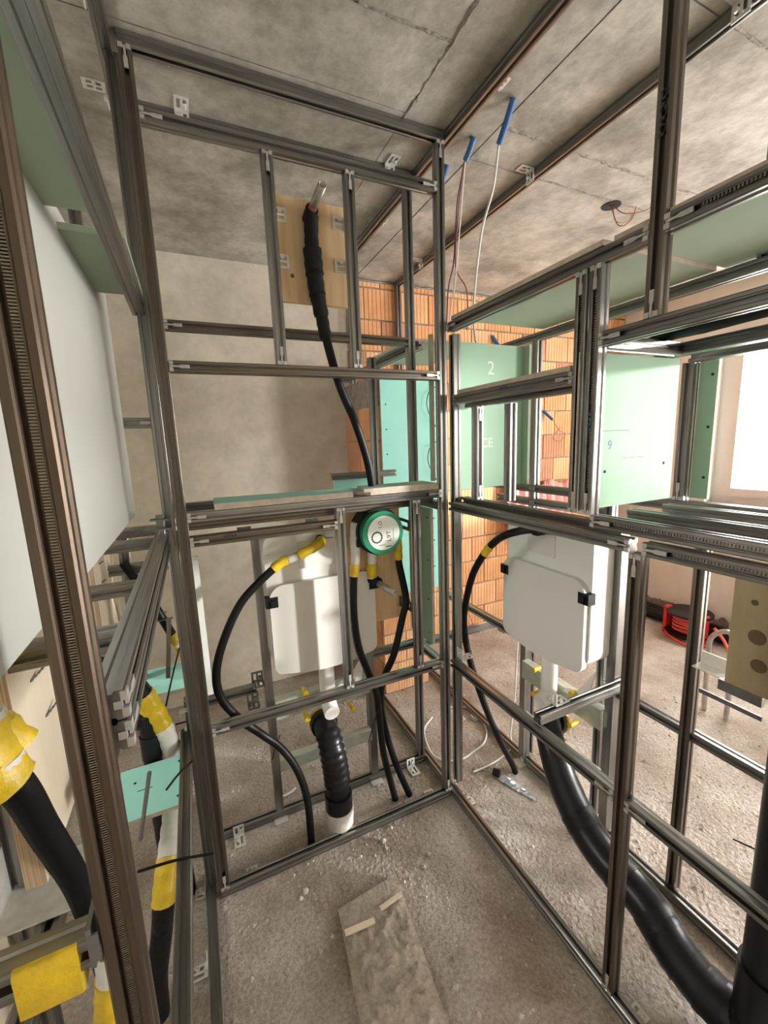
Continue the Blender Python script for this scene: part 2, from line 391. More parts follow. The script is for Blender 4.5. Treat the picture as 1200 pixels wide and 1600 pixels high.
def R(parent, name, axis, a0, a1, p, q, face, conn='', m_='steel', teeth=None):
    z = AX[axis]; y = vec(face); x = y.cross(z)
    rot = Matrix((x, y, z)).transposed().to_4x4()
    org = {'x': Vector((a0, p, q)), 'y': Vector((p, a0, q)), 'z': Vector((p, q, a0))}[axis]
    L = a1 - a0
    o = link(name, RM[m_], parent, mtx=Matrix.Translation(org) @ rot @ Matrix.Diagonal((1, 1, L, 1)))
    if '0' in conn: link('connector', CONN, o, mtx=Matrix.Translation(org) @ rot)
    if '1' in conn:
        rot2 = Matrix((-x, y, -z)).transposed().to_4x4()
        link('connector', CONN, o, mtx=Matrix.Translation(org + z * L) @ rot2)
    if teeth:
        t0, t1, pitch = teeth; tb = MB(); k = t0
        mt = Matrix.Translation(org) @ rot
        while k < t1:
            tb.obox(mt, (-.0052, hh - .0065, k - a0), (.0008, hh - .0030, k - a0 + pitch * .5)); k += pitch
        tb.build('toothed_strip', 'tooth', o, 'stuff')
    return o
# slotted angle bracket, foot lies towards +Y, upright leg towards +Z
def bracket_mesh(wd, l1, l2, mname, nm):
    m_ = MB(); t_ = .003
    def plate(f, l):
        bars = [(-wd / 2, -wd / 2 + wd * .17), (-wd * .09, wd * .09), (wd / 2 - wd * .17, wd / 2)]
        for a_, b_ in bars: f((a_, 0), (b_, l))
        for i in range(2):
            a_, b_ = bars[i][1], bars[i + 1][0]; f((a_, 0), (b_, l * .22)); f((a_, l * .82), (b_, l))
    plate(lambda a_, b_: m_.box((a_[0], a_[1], 0), (b_[0], b_[1], t_)), l1)
    if l2: plate(lambda a_, b_: m_.box((a_[0], 0, a_[1] if a_[1] else t_), (b_[0], t_, b_[1])), l2)
    m_.tube([(wd * .22, l1 * .5, t_), (wd * .22, l1 * .5, t_ + .006)], .007, 6, smooth=False)
    m_.tube([(wd * .22, l1 * .5, t_ + .006), (wd * .22, l1 * .5, t_ + .014)], .0035, 6)
    if l2: m_.tube([(-wd * .22, t_, l2 * .5), (-wd * .22, t_ + .008, l2 * .5)], .007, 6, smooth=False)
    return m_.mesh(nm, mname)
BR = {'big': bracket_mesh(.042, .062, .045, 'bright', 'anchor_bracket'), 'small': bracket_mesh(.042, .036, .018, 'bright', 'anchor_foot'),
      'dark': bracket_mesh(.045, .05, .045, 'dark_steel', 'dark_bracket'), 'mid': bracket_mesh(.038, .040, .034, 'bright', 'wood_bracket')}
def B(parent, kind, loc, rz=0, flip=False, extra=None, name='anchor_bracket'):
    mt = Matrix.Translation(loc) @ Matrix.Rotation(math.radians(rz), 4, 'Z')
    if flip: mt = mt @ Matrix.Rotation(math.pi, 4, 'Y')
    if extra is not None: mt = mt @ extra
    return link(name, BR[kind], parent, mtx=mt)

# ------------------------------------------------------------------ rear frame (two skins, y = 0 and y = .235)
FA = thing('stud_frame', 'tall double steel stud frame standing across the middle, left cistern mounted inside it', 'steel frame', (-.49, .12, 0))
ya_c, yb_c = .0165, .2515
R(FA, 'head_rail', 'x', -.978, -.0, ya_c, 2.6335, '-z')
R(FA, 'sill_rail', 'x', -.978, -.0, ya_c, .0165, '+z')
R(FA, 'upright', 'z', .033, 2.617, -.9625, ya_c, '-y', '01', 'brown')
R(FA, 'upright', 'z', .033, 2.617, -.0168, ya_c, '-y', '01')
R(FA, 'cross_rail', 'x', -.945, -.034, ya_c, 2.469, '-y', '01')
R(FA, 'cross_rail', 'x', -.945, -.034, ya_c, 1.830, '-y', '01', 'brown')
R(FA, 'cross_rail', 'x', -.945, -.034, ya_c, 1.3835, '-y', '01')
R(FA, 'cross_rail', 'x', -.945, -.034, .075, 1.350, '+z', '', 'brown')
R(FA, 'cross_rail', 'x', -.945, -.467, ya_c, 1.3065, '-y', '01', 'brown')
R(FA, 'cross_rail', 'x', -.945, -.034, ya_c, .652, '-y', '01')
R(FA, 'stud', 'z', 1.847, 2.452, -.6195, ya_c, '-y', '01')
R(FA, 'stud', 'z', 1.847, 2.452, -.3600, ya_c, '-y', '01')
R(FA, 'stud', 'z', .6685, 1.366, -.4520, ya_c, '-y', '01')
R(FA, 'stud', 'z', .6685, 1.366, -.1440, ya_c, '-y', '01')
R(FA, 'head_rail', 'x', -.978, -.0, yb_c, 2.6335, '-z')
R(FA, 'sill_rail', 'x', -.978, -.0, yb_c, .0165, '+z')
R(FA, 'upright', 'z', .033, 2.617, -.0185, yb_c, '-y')
R(FA, 'upright', 'z', .033, 2.617, -.968, yb_c, '-y')
R(FA, 'cross_rail', 'x', -.951, -.036, yb_c, 2.003, '-y', '0', 'brown')
R(FA, 'cross_rail', 'x', -.951, -.036, yb_c, 1.385, '-y')
R(FA, 'cross_rail', 'x', -.951, -.77, yb_c, .625, '-y')
R(FA, 'cross_rail', 'x', -.26, -.036, yb_c, .640, '-y')
R(FA, 'cross_rail', 'y', .034, .235, -.0185, .640, '-x'); R(FA, 'cross_rail', 'y', .034, .235, -.0185, 1.330, '-x')
for x, y, rz, k in ((-.086, .233, 180, 'big'), (-.895, .233, 180, 'big'), (-.865, .034, 0, 'small'), (-.085, .034, 0, 'small')):
    B(FA, k, (x, y, .003), rz)
for x, y, rz, k in ((-.83, .233, 180, 'big'), (-.10, .233, 180, 'big'), (-.85, .034, 0, 'small'), (-.095, .034, 0, 'small')):
    B(FA, k, (x, y, H - .0005), rz, True)
for x, z in ((-.78, 1.331), (-.55, 1.334)):                          # hanger clips under the shelf rail
    MB().box((x - .022, .036, z - .030), (x + .022, .040, z)).box((x - .022, .040, z - .034), (x + .022, .062, z - .030)).build('hanger_clip', 'dark_steel', FA)

# ------------------------------------------------------------------ right frame (x = 0 and x = .45)
FB = thing('stud_frame', 'long steel stud frame along the right with open niches and a big black pipe', 'steel frame', (.25, -.5, 0))
xa_c, xb_c = .0165, .4665
YN = -2.3                                                             # where the frame ends beside the camera
R(FB, 'head_rail', 'y', YN, YB, xa_c, 2.6335, '-z')
R(FB, 'sill_rail', 'y', YN, .82, xa_c, .0165, '+z')
R(FB, 'upright', 'z', .033, 1.311, xa_c, -.7785, '-x', '01', 'brown')
R(FB, 'upright', 'z', 1.832, 2.617, xa_c, -.7785, '-x', '01', 'brown')
R(FB, 'upright', 'z', 1.388, 1.986, xa_c, -.5975, '-x', '01', teeth=(1.45, 1.93, .0062))
R(FB, 'upright', 'z', 1.388, 1.986, xa_c, -.6385, '-x', '01', teeth=(1.45, 1.93, .0062))
R(FB, 'cross_rail', 'y', -.762, 0.0, xa_c, 1.328, '-x', '0')
R(FB, 'cross_rail', 'y', -.70, 0.0, .075, 1.345, '-x')
R(FB, 'cross_rail', 'y', YN, -.795, xa_c, 1.3285, '-x', '1', teeth=(-1.25, -.86, .0062))
R(FB, 'cross_rail', 'y', YN, -.655, xa_c, 1.3715, '-x', '1', teeth=(-1.25, -.72, .0062))
R(FB, 'cross_rail', 'y', YN, -.655, .155, 1.372, '+z'); R(FB, 'cross_rail', 'y', YN, -.655, .305, 1.372, '+z')
R(FB, 'cross_rail', 'y', -.762, 0.0, xa_c, 2.003, '-x', '01')
R(FB, 'cross_rail', 'y', YN, -.795, xa_c, 2.007, '-x', '1', teeth=(-1.25, -.86, .0062))
R(FB, 'cross_rail', 'y', YN, -.655, xa_c, 1.815, '-x', '1')
R(FB, 'cross_rail', 'y', -.762, 0.0, xa_c, .6515, '-x', '0')
R(FB, 'cross_rail', 'y', YN, -.795, xa_c, .6515, '-x', '1')
R(FB, 'shelf_rail', 'y', -.581, -.03, xa_c, 1.738, '-x', '0', 'steel'); R(FB, 'shelf_rail', 'y', -.581, -.03, .075, 1.725, '-z'); R(FB, 'shelf_rail', 'y', -.581, -.03, .20, 1.738, '-z')
R(FB, 'upright', 'z', .05, 1.985, xa_c + .03, .0165, '-x')
R(FB, 'stud', 'z', 1.362, 1.709, .066, -.10, '-y', '01'); R(FB, 'stud', 'z', 1.362, 1.709, .135, -.20, '-y', '')
# outer skin
R(FB, 'head_rail', 'y', YN, YB, xb_c, 2.6335, '-z')
R(FB, 'sill_rail', 'y', YN, 1.1, .438, .0165, '+z')
R(FB, 'upright', 'z', .033, 1.345, .456, -.685, '-x', '', 'brown')
R(FB, 'upright', 'z', .033, 1.345, .4665, -.365, '-x')
R(FB, 'upright', 'z', .033, 1.986, xb_c, .018, '-y')
R(FB, 'upright', 'z', 2.02, 2.617, xb_c, -.760, '-x')
R(FB, 'cross_rail', 'y', YN, .30, xb_c, 2.003, '-x')
R(FB, 'cross_rail', 'y', YN, .30, xb_c, 1.362, '-x')
R(FB, 'cross_rail', 'y', -.35, .25, xb_c, 1.300, '-x')
R(FB, 'cross_rail', 'y', YN, -.38, xb_c, .620, '-x')
R(FB, 'cross_rail', 'y', YN, -.57, .345, 1.812, '-x'); R(FB, 'cross_rail', 'y', YN, -.60, xb_c, 1.806, '-x')
R(FB, 'stud', 'z', 1.379, 1.79, .4665, -.600, '-x', '0')
R(FB, 'cross_rail', 'x', .033, .33, -.64, 1.812, '-y', '0')
R(FB, 'brace_rail', 'x', .02, .45, -.475, .686, '+z')
R(FB, 'cross_rail', 'x', .0, .50, yb_c, .630, '-y'); R(FB, 'cross_rail', 'y', .03, .62, .36, .70, '-x')
R(FB, 'upright', 'z', 1.97, 2.617, .4665, 1.30, '-y'); R(FB, 'cross_rail', 'y', .27, 1.31, .05, 2.0, '-x'); R(FB, 'stud', 'z', 1.36, 1.985, -.095, .5, '-y'); R(FB, 'cross_rail', 'x', -.30, .05, .58, 1.43, '-y')
R(FB, 'upright', 'z', .033, 2.617, .11, 1.28, '-y', '', 'steel')
for x, y, rz, k in ((.034, -.065, -90, 'small'), (.034, -.84, -90, 'small'), (.394, -.312, 90, 'small'), (.34, .43, 180, 'small'), (.395, .38, -90, 'small')):
    B(FB, k, (x, y, .003), rz)
for x, y, rz, k in ((.034, -.235, -90, 'small'), (.449, .06, 90, 'big'), (.449, -.66, 90, 'big'), (.449, .95, 90, 'big'), (.034, .62, -90, 'small')):
    B(FB, k, (x, y, H - .0005), rz, True)
B(FB, 'big', (.10, -.458, .7035), -90); B(FB, 'dark', (.449, -.30, 1.30), 90, name='side_bracket'); B(FB, 'dark', (.12, 1.262, 2.43), 180, name='side_bracket')
B(FA, 'dark', (-.765, .232, .66), 180, name='side_bracket'); B(FA, 'dark', (-.79, .232, .575), 180, name='side_bracket'); B(FB, 'big', (.034, -.02, .6695), -90); B(FB, 'dark', (.47, .232, .60), 180, name='side_bracket')
# bracket shelf carrying the plywood on the right
MB().box((.40, -.79, .885), (.45, -.71, .888)).box((.448, -.79, .888), (.451, -.71, .925)).build('angle_plate', 'bright', FB)
MB().box((.37, -.90, .832), (.376, -.75, .845)).build('flat_bar', 'dark_steel', FB)
MB().box((.36, -.90, .875), (.375, -.80, .905)).build('flat_bar', 'dark_steel', FB)
# stamped marks on profiles
for k, (dy, l) in enumerate(((0, .012), (.016, .007), (.028, .012), (.044, .015), (.064, .010), (.078, .006))):
    MB().box((-.0006, -.786, 2.17 + dy), (.0004, -.772, 2.17 + dy + l * .55)).box((-.0006, -.786 + .006 * (k % 2), 2.17 + dy), (.0004, -.782 + .006 * (k % 2), 2.17 + dy + l)).build('stamp_mark', 'ink', FB)

for k in range(4):
    MB().box((-.0005, -.335 + .009 * k, 1.7415), (.0005, -.329 + .009 * k, 1.750)).build('stamp_mark', 'blue_ink', FB)
    MB().box((-.0005, -.646, 1.60 + .012 * k), (.0005, -.638, 1.608 + .012 * k)).build('stamp_mark', 'blue_ink', FB)
    MB().box((-.845 + .010 * k, -.0005, 1.3095), (-.838 + .010 * k, .0005, 1.3175)).build('stamp_mark', 'ink', FA)
# ------------------------------------------------------------------ left frame, close to the camera (x = -1.0 and beyond)
FC = thing('stud_frame', 'left steel stud frame beside the camera, with the toothed upright nearest the viewer', 'steel frame', (-1.05, -.45, 0))
R(FC, 'upright', 'z', .05, H - .033, -1.0335, -.934, '-y', '', 'brown_dark', teeth=(.75, 2.3, .0027))
R(FC, 'upright', 'z', .033, 2.617, -.9965, .052, '-y')
R(FC, 'head_rail', 'y', -1.6, .24, -1.0095, 2.6335, '+x')
R(FC, 'sill_rail', 'y', -1.3, .24, -1.0095, .0165, '+x')
R(FC, 'cross_rail', 'y', -.916, .235, -1.0185, 1.3330, '+x', '0')
R(FC, 'cross_rail', 'y', -.916, .235, -1.0185, 1.2980, '+x', '0')
R(FC, 'cross_rail', 'y', -.916, .10, -1.0285, .617, '+z')
R(FC, 'cross_rail', 'y', -.95, .06, -1.0095, 1.992, '+x')
R(FC, 'cross_rail', 'x', -1.19, -1.0, .21, 1.682, '-y', '1')
R(FC, 'cross_rail', 'x', -1.60, -1.0575, -.9335, 1.090, '-y')
R(FC, 'cross_rail', 'x', -1.40, -1.035, -.70, 1.322, '-y')
R(FC, 'cross_rail', 'x', -1.25, -1.035, .10, 1.30, '-y'); R(FC, 'cross_rail', 'x', -1.25, -1.0, .24, 1.318, '-y'); R(FC, 'cross_rail', 'x', -1.30, -1.035, -.18, 1.245, '-y')
R(FC, 'cross_rail', 'x', -1.22, -.98, .25, 1.19, '-y', '1')
R(FC, 'upright', 'z', .0, 1.20, -1.29, -.50, '-y'); R(FC, 'upright', 'z', .05, .95, -1.20, .40, '-y'); R(FC, 'upright', 'z', .033, 2.617, -1.165, .30, '-y')
R(FC, 'cross_rail', 'x', -1.22, -1.0, .42, .66, '-y'); 
R(FC, 'upright', 'z', .033, .74, -1.008, .10, '-y')
R(FC, 'brace_rail', 'y', -.62, -.30, -1.12, 1.02, '+z')
R(FC, 'cross_rail', 'y', -.95, -.45, -1.22, .78, '+z')
for x, y, k in ((-1.028, -.20, 'big'), (-1.028, .05, 'small')): B(FC, k, (x, y, .003), 90)
for x, y, k in ((-1.028, -.10, 'big'), (-1.028, .22, 'big')): B(FC, k, (x, y, H - .0005), 90, True)
MB().box((-1.060, -.952, 1.075), (-1.0555, -.915, 1.122)).box((-1.0575, -.9525, 1.082), (-1.050, -.9505, 1.115)).build('end_plate', 'dark_steel', FC)
MB().box((-1.06, -.03, 1.36), (-.99, .03, 1.364)).box((-1.03, .0, 1.364), (-1.01, .02, 1.40)).box((-1.045, -.01, 1.385), (-.995, .025, 1.389)).build('anchor_plate', 'dark_steel', FC)
MB().box((-1.012, .086, .655), (-.985, .116, .659)).box((-1.04, .06, .715), (-.985, .082, .719)).build('anchor_plate', 'bright', FC)
MB().box((-1.30, -.60, .80), (-1.16, -.46, .804)).box((-1.30, -.60, .804), (-1.296, -.46, .90)).build('mounting_plate', 'bright', FC)
# bent flat strap and sloping strap
MB().box((-1.13, .20, 1.025), (-1.05, .214, 1.028)).box((-1.13, .17, 1.010), (-1.03, .184, 1.013)).obox(Matrix.Translation((-1.043, .178, 1.013)) @ Matrix.Rotation(.12, 4, 'Y'), (-.007, -.006, -.22), (.007, -.003, 0)).build('strap', 'steel', FC)
MB().tube([(-1.103, -.22, .742), (-1.147, -.22, .55)], .0055, 4, smooth=False).build('strap', 'dark_steel', FC)

# ------------------------------------------------------------------ boards
def slab(name, a, b, face, label, holes=(), core='core', group=None):
    """box board: two broad faces of paper, rim of gypsum core"""
    ax = min(range(3), key=lambda i: b[i] - a[i]); ms = {2: (0, 1), 1: (2, 4), 0: (3, 5)}[ax]
    m_ = MB(); m_.box(a, b, 0, ms)
    o = tag(m_.build(name, [face, core]), label, 'board', group)
    for hx in holes:
        p = Vector(hx); d = Vector((0, 0, 0)); d[ax] = 1
        MB().cyl(p - d * .0008, p + d * .0008, .0042, 10).build('screw_head', 'hole', o)
    return o
slab('ceiling_board', (-1.45, -1.30, 2.012), (-1.03, -.44, 2.0245), 'olive', 'wide green plasterboard lid in a shaded olive tone over the near end of the left niche')
slab('ceiling_board', (-1.30, -.355, 2.012), (-.99, .0, 2.0245), 'olive', 'smaller shade-toned green board lying on the left rail behind the first lid', core='olive')
slab('niche_board', (-1.1125, -1.15, 1.385), (-1.10, .185, 2.06), 'white_board', 'tall smooth white board lining the back of the left niche')
slab('shelf_board', (-1.215, -.205, .59), (-1.022, .01, .6025), 'cyan', 'small cyan board with screw heads lying low behind the left rails', [(-1.05, -.17, .6028), (-1.05, -.02, .6028), (-1.17, -.06, .6028)])
slab('shelf_board', (-1.18, .16, .738), (-.995, .36, .7505), 'cyan', 'pale green ledge board under the white taped conduit end')
slab('edge_strip', (-.960, .19, .68), (-.930, .2025, 1.215), 'white_board', 'narrow upright strip of board beside the left tall upright')
def poly_board(name, pts, z0, z1, face, label):
    m_ = MB(); m_.prism(pts, z0, z1, 'z', 1, mcap=0); return tag(m_.build(name, [face, 'core']), label, 'board')
poly_board('shelf_board', [(-.865, -.006), (-.405, -.006), (-.36, .12), (-.86, .17)], 1.401, 1.421, 'cyan', 'green board offcut in a daylit cyan tone resting on the left half of the middle rail')
poly_board('shelf_board', [(-.335, .0), (-.045, .0), (-.045, .13), (-.10, .15), (-.39, .13), (-.385, .06)], 1.401, 1.4135, 'cyan', 'grey-green board offcut resting on the middle rail beside the corner post')
poly_board('shelf_board', [(-.36, -.0), (-.05, .0), (-.05, .12), (-.34, .12)], 1.4136, 1.426, 'green', 'upper grey-green board offcut lying on the one by the corner post')
slab('niche_board', (.042, .034, 1.385), (.405, .0465, 1.965), 'green', 'light green board closing the corner end of the right niche')
slab('ceiling_board', (.0, -.655, 2.022), (.45, -.03, 2.0345), 'olive', 'shade-toned green soffit board on top of the right niche next to the corner')
slab('ceiling_board', (.02, -1.05, 2.026), (.47, -.668, 2.0385), 'olive', 'shade-toned green soffit board past the tall right upright toward the window')
slab('niche_board', (.0, -.6125, 1.392), (.392, -.600, 1.795), 'green', 'green board with pencil marks closing the window niche', [(.075, -.6128, 1.76), (.075, -.6128, 1.62), (.075, -.6128, 1.49), (.075, -.6128, 1.42), (.10, -.6128, 1.49), (.35, -.6128, 1.50)])
slab('side_board', (.406, .0, 1.385), (.4185, .0465, 1.965), 'olive', 'narrow shade-toned green board edge closing the corner end board', core='olive')
slab('shelf_board', (.004, -.57, 1.756), (.20, -.06, 1.770), 'white_board', 'grey board lying on the short shelf inside the right niche')
slab('side_board', (.486, -.664, 1.385), (.498, -.615, 1.79), 'green', 'narrow green board strip beside the window opening', [(.4858, -.650, 1.75), (.4858, -.650, 1.60), (.4858, -.650, 1.45)])
slab('side_board', (-.0645, .034, .735), (-.052, .225, 1.318), 'green', 'dark green upright board low behind the corner post', [(-.0648, .06, 1.28), (-.0648, .06, 1.10), (-.0648, .06, .93), (-.0648, .06, .78)])
slab('side_board', (-.050, .034, 1.43), (-.0375, .052, 1.985), 'green', 'slim upright board edge just left of the corner post, above the middle rail')
slab('wall_board', (.085, .806, 1.33), (.46, .8185, 1.97), 'cyan', 'green board in daylit cyan fixed to the pier, seen above the middle rail', [(.115, .8055, z) for z in (1.94, 1.80, 1.66, 1.52, 1.40)])
slab('wall_board', (.085, .806, .66), (.46, .8185, 1.29), 'cyan', 'green board in daylit cyan on the pier below the middle rail', [(.42, .8055, z) for z in (1.25, 1.11, .97, .80)])
slab('wall_board', (-.28, .595, 1.30), (-.09, .6075, 1.415), 'cyan', 'small green board in daylit cyan behind the black shower hose')
slab('ceiling_board', (.0, .28, 2.018), (.40, .80, 2.030), 'olive', 'shade-toned green soffit board deep behind the corner post')
# pencil and chalk marks, handwriting on the boards
def writing(txt, loc, rot, size, mname, parent, name='handwriting'):
    c = bpy.data.curves.new(name, 'FONT'); c.body = txt; c.size = size; c.extrude = .0002; c.align_x = 'CENTER'; c.align_y = 'CENTER'
    tmp = bpy.data.objects.new(name, c); COL.objects.link(tmp); bpy.context.view_layer.update()
    me = bpy.data.meshes.new_from_object(tmp.evaluated_get(bpy.context.evaluated_depsgraph_get())); bpy.data.objects.remove(tmp); bpy.data.curves.remove(c)
    me.materials.clear(); me.materials.append(M[mname]); o = bpy.data.objects.new(name, me); COL.objects.link(o)
    o.parent = parent; o.matrix_basis = WM(parent).inverted() @ (Matrix.Translation(loc) @ rot); return o
RX90 = Matrix.Rotation(math.pi / 2, 4, 'X')
boards = {o['label']: o for o in S.objects if o.get('category') == 'board'}
gb = boards['green board with pencil marks closing the window niche']
writing('9', (.115, -.6129, 1.56), RX90, .034, 'blue_ink', gb)
MB().box((.075, -.6129, 1.598), (.19, -.6125, 1.5995)).build('pencil_line', 'ink', gb); MB().box((.17, -.6129, 1.523), (.26, -.6125, 1.524)).build('pencil_line', 'ink', gb)
lb = boards['light green board closing the corner end of the right niche']
writing('2', (.235, .0337, 1.87), RX90, .075, 'chalk', lb); writing('CE', (.215, .0337, 1.57), RX90, .055, 'chalk', lb)
sc = boards['small cyan board with screw heads lying low behind the left rails']
MB().box((-1.16, -.10, .6026), (-1.12, -.097, .6028)).build('pencil_line', 'ink', sc)

# ------------------------------------------------------------------ timber panels
def panel_thing(name, a, b, mface, label, medge='ply_edge'):
    ax = min(range(3), key=lambda i: b[i] - a[i]); ms = {2: (0, 1), 1: (2, 4), 0: (3, 5)}[ax]
    return tag(MB().box(a, b, 0, ms).build(name, [mface, medge]), label, 'wood panel')
wu = panel_thing('plywood_panel', (-.585, .095, 2.068), (-.343, .113, 2.39), 'pine', 'pale pine panel high up carrying the upper pipe outlet', 'pine')
for x, z, sx in ((-.575, 2.33, 1), (-.575, 2.19, 1), (-.372, 2.335, -1), (-.372, 2.20, -1)):
    m_ = MB(); xa, xb = sorted((x - sx * .022, x + sx * .022))
    def frm(f0, f1, g0, g1, put):
        put(f0, f0 + .008, g0, g1); put(f1 - .008, f1, g0, g1); put(f0 + .008, f1 - .008, g0, g0 + .008); put(f0 + .008, f1 - .008, g1 - .008, g1); put(f0 + .008, f1 - .008, (g0 + g1) / 2 - .004, (g0 + g1) / 2 + .004)
    frm(xa, xb, z - .022, z + .022, lambda p, q, r, s_: m_.box((p, .091, r), (q, .0945, s_)))
    xs0 = x - sx * .022 if sx > 0 else x + .022
    frm(.034, .091, z - .022, z + .022, lambda p, q, r, s_: m_.box((min(xs0, xs0 - sx * .003), p, r), (max(xs0, xs0 - sx * .003), q, s_)))
    m_.cyl((x, .091, z + .011), (x, .085, z + .011), .007, 6)
    m_.build('wood_bracket', 'bright', wu)
MB().cyl((-.545, .0948, 2.15), (-.545, .0942, 2.15), .007, 12).build('knot', 'knot', wu)
wl = panel_thing('plywood_panel', (-.40, .125, .85), (-.160, .143, 1.335), 'pine', 'pale pine panel behind the green-capped valve box', 'pine')
for z in (1.26, .92):
    for sx, x in ((1, -.16),):
        MB().box((x - .012, .112, z - .022), (x - .0, .1245, z + .022)).box((x, .04, z + .010), (x + .003, .1245, z + .022)).box((x, .04, z - .022), (x + .003, .1245, z - .008)).box((x, .04, z - .008), (x + .003, .052, z + .01)).build('wood_bracket', 'dark_steel', wl)
MB().box((-.40, .10, .90), (-.388, .1245, .945)).build('wood_bracket', 'bright', wl)
wp = panel_thing('plywood_panel', (-1.19, -.725, .985), (-1.165, -.36, 1.342), 'ply', 'upright birch plywood panel with two screw tips, behind the near toothed upright')
for z, y in ((1.262, -.655), (1.185, -.625)): MB().tube([(-1.165 + .001 * i, y + .0045 * i, z + .0005 * i) for i in range(10)], .002, 6, rfun=lambda i, n: .0012 + .0011 * (i % 2)).build('screw_tip', 'dark_steel', wp)
wp2 = panel_thing('plywood_panel', (-1.235, .04, .95), (-1.21, .36, 1.30), 'ply', 'far birch plywood panel below the white niche board')
for z in (1.25, 1.19): MB().tube([(-1.21 + .001 * i, .12 + .004 * i, z) for i in range(8)], .002, 6, rfun=lambda i, n: .0012 + .0011 * (i % 2)).build('screw_tip', 'dark_steel', wp2)
panel_thing('plywood_panel', (-1.335, -.66, .6), (-1.318, -.40, 1.26), 'ply', 'cream plywood strip at the far lower left behind a thin upright')
wr = panel_thing('plywood_panel', (.36, -1.15, .905), (.378, -.815, 1.245), 'ply_dark', 'brown knotty plywood panel at the right edge inside the right frame')
for y, z, r in ((-.862, 1.15, .008), (-.875, 1.06, .020), (-.885, .985, .018)):
    MB().tube([(.3594, y, z), (.3605, y, z)], r, 18).build('knot', 'knot', wr)

# ------------------------------------------------------------------ cisterns
def rounded(x0, z0, x1, z1, r, sag=.0, top_r=None, n=7):
    top_r = r if top_r is None else top_r; p = []
    for cx, cz, a0, rr in ((x1 - r, z0 + r, -90, r), (x1 - top_r, z1 - top_r, 0, top_r), (x0 + top_r, z1 - top_r, 90, top_r), (x0 + r, z0 + r, 180, r)):
        for k in range(n): a_ = math.radians(a0 + 90 * k / (n - 1)); p.append((cx + rr * math.cos(a_), cz + rr * math.sin(a_)))
    if sag:
        for k in range(1, 8): t_ = k / 8; p.append((x0 + r + (x1 - x0 - 2 * r) * t_, z0 - sag * math.sin(math.pi * t_)))
    return p
def cistern(loc, rz, label):
    t = thing('toilet_cistern', label, 'cistern', loc, rz)
    lbuild(MB().prism(rounded(-.215, .755, .215, 1.275, .045, .02), -.125, -.02, 'y', smooth=True), 'tank', 'tank', t)
    lbuild(MB().prism(rounded(-.212, .735, .207, 1.085, .035, .022, .055), -.150, -.1255, 'y', smooth=True), 'cover', 'cover', t)
    lbuild(MB().box((-.09, -.132, 1.13), (.05, -.1252, 1.235)), 'service_plate', 'cover', t)
    m_ = MB()
    for sx in (-1, 1):
        m_ = MB().box((sx * .204 - .022, -.155, 1.005), (sx * .204 + .022, -.12, 1.045)).box((sx * .204 - .006, -.162, 1.01), (sx * .204 + .008, -.15, 1.035)); lbuild(m_, 'latch', 'black', t)
        l_ = MB().box((sx * .225 - .0165, -.018, .035), (sx * .225 + .0165, -.012, 1.27)).box((sx * .225 - .0165, -.012, .035), (sx * .225 - .0125, .018, 1.27)).box((sx * .225 + .0125, -.012, .035), (sx * .225 + .0165, .018, 1.27)); lbuild(l_, 'leg', 'steel', t)
        lbuild(MB().box((sx * .225 - .028, -.05, .0), (sx * .225 + .028, .04, .004)).box((sx * .225 - .010, -.01, .004), (sx * .225 + .010, .01, .04)), 'foot_plate', 'bright', t)
    for z0, z1 in ((.475, .56), (.235, .285)):
        m_ = MB().box((-.208, -.038, z0), (.208, -.034, z1)).box((-.208, -.034, z1 - .003), (.208, .0, z1))
        for x in (-.16, -.13, .06, .10, .17): m_.cyl((x, -.0385, z1 - .015), (x, -.0375, z1 - .015), .004, 8)
        lbuild(m_, 'mounting_bar', 'bar', t)
    lbuild(MB().tube([(0, -.085, .76), (0, -.085, .60), (0, -.085, .56)], .032, 16).tube(smooth_path([(0, -.085, .57), (.0, -.088, .53), (0, -.12, .505), (0, -.135, .50)]), .032, 16), 'flush_pipe', 'white', t)
    lbuild(MB().prism([(.05, .56), (.16, .56), (.195, .72), (.12, .60), (.07, .585)], -.06, -.055, 'y'), 'splash_guard', 'white', t)
    for x, z in ((-.09, .585), (.11, .585), (-.09, .47), (.11, .45)):
        lbuild(MB().cyl((x, -.034, z), (x, -.075, z), .009, 10).cyl((x, -.075, z), (x, -.085, z), .012, 10), 'bolt_cap', 'yellow', t)
    return t
cL = cistern((-.497, .255, 0), 0, 'white concealed toilet cistern inside the rear frame, on the left')
cR = cistern((.43, -.215, 0), -math.pi / 2, 'white concealed toilet cistern inside the right frame, near the window')
m_ = MB(); m_.box((.255, -.22, 1.215), (.30, -.19, 1.24)); m_.build('filling_valve', 'black', cR)
MB().cyl((-.50, .135, 1.235), (-.50, .118, 1.235), .016, 12).build('inlet_socket', 'black', cL)

# drain elbow standing in a white collar (left), with ribs
t = thing('drain_pipe', 'black ribbed drain elbow rising from a white floor collar below the left cistern', 'pipe', (-.505, .075, 0))
pth = smooth_path([(-.52, .20, .415), (-.52, .15, .425), (-.52, .10, .40), (-.515, .078, .34), (-.508, .075, .26), (-.505, .075, .15), (-.505, .075, .05)], .009)
MB().tube(pth, .05, 22, rfun=lambda i, n: .048 + (.006 * (i % 3 == 0) if 8 < i < n * .62 else 0)).build('elbow', 'pipe', t)
MB().tube([(-.52, .215, .412), (-.52, .165, .424)], .056, 22).build('socket_ring', 'black', t)
MB().tube([(-.505, .075, .17), (-.505, .075, .10)], .056, 22, rfun=None).build('socket', 'pipe', t)
MB().tube([(-.505, .075, .0), (-.505, .075, .05), (-.505, .075, .105)], .06, 24, rfun=lambda i, n: (.054, .056, .060)[i]).build('collar', 'wtape', t)
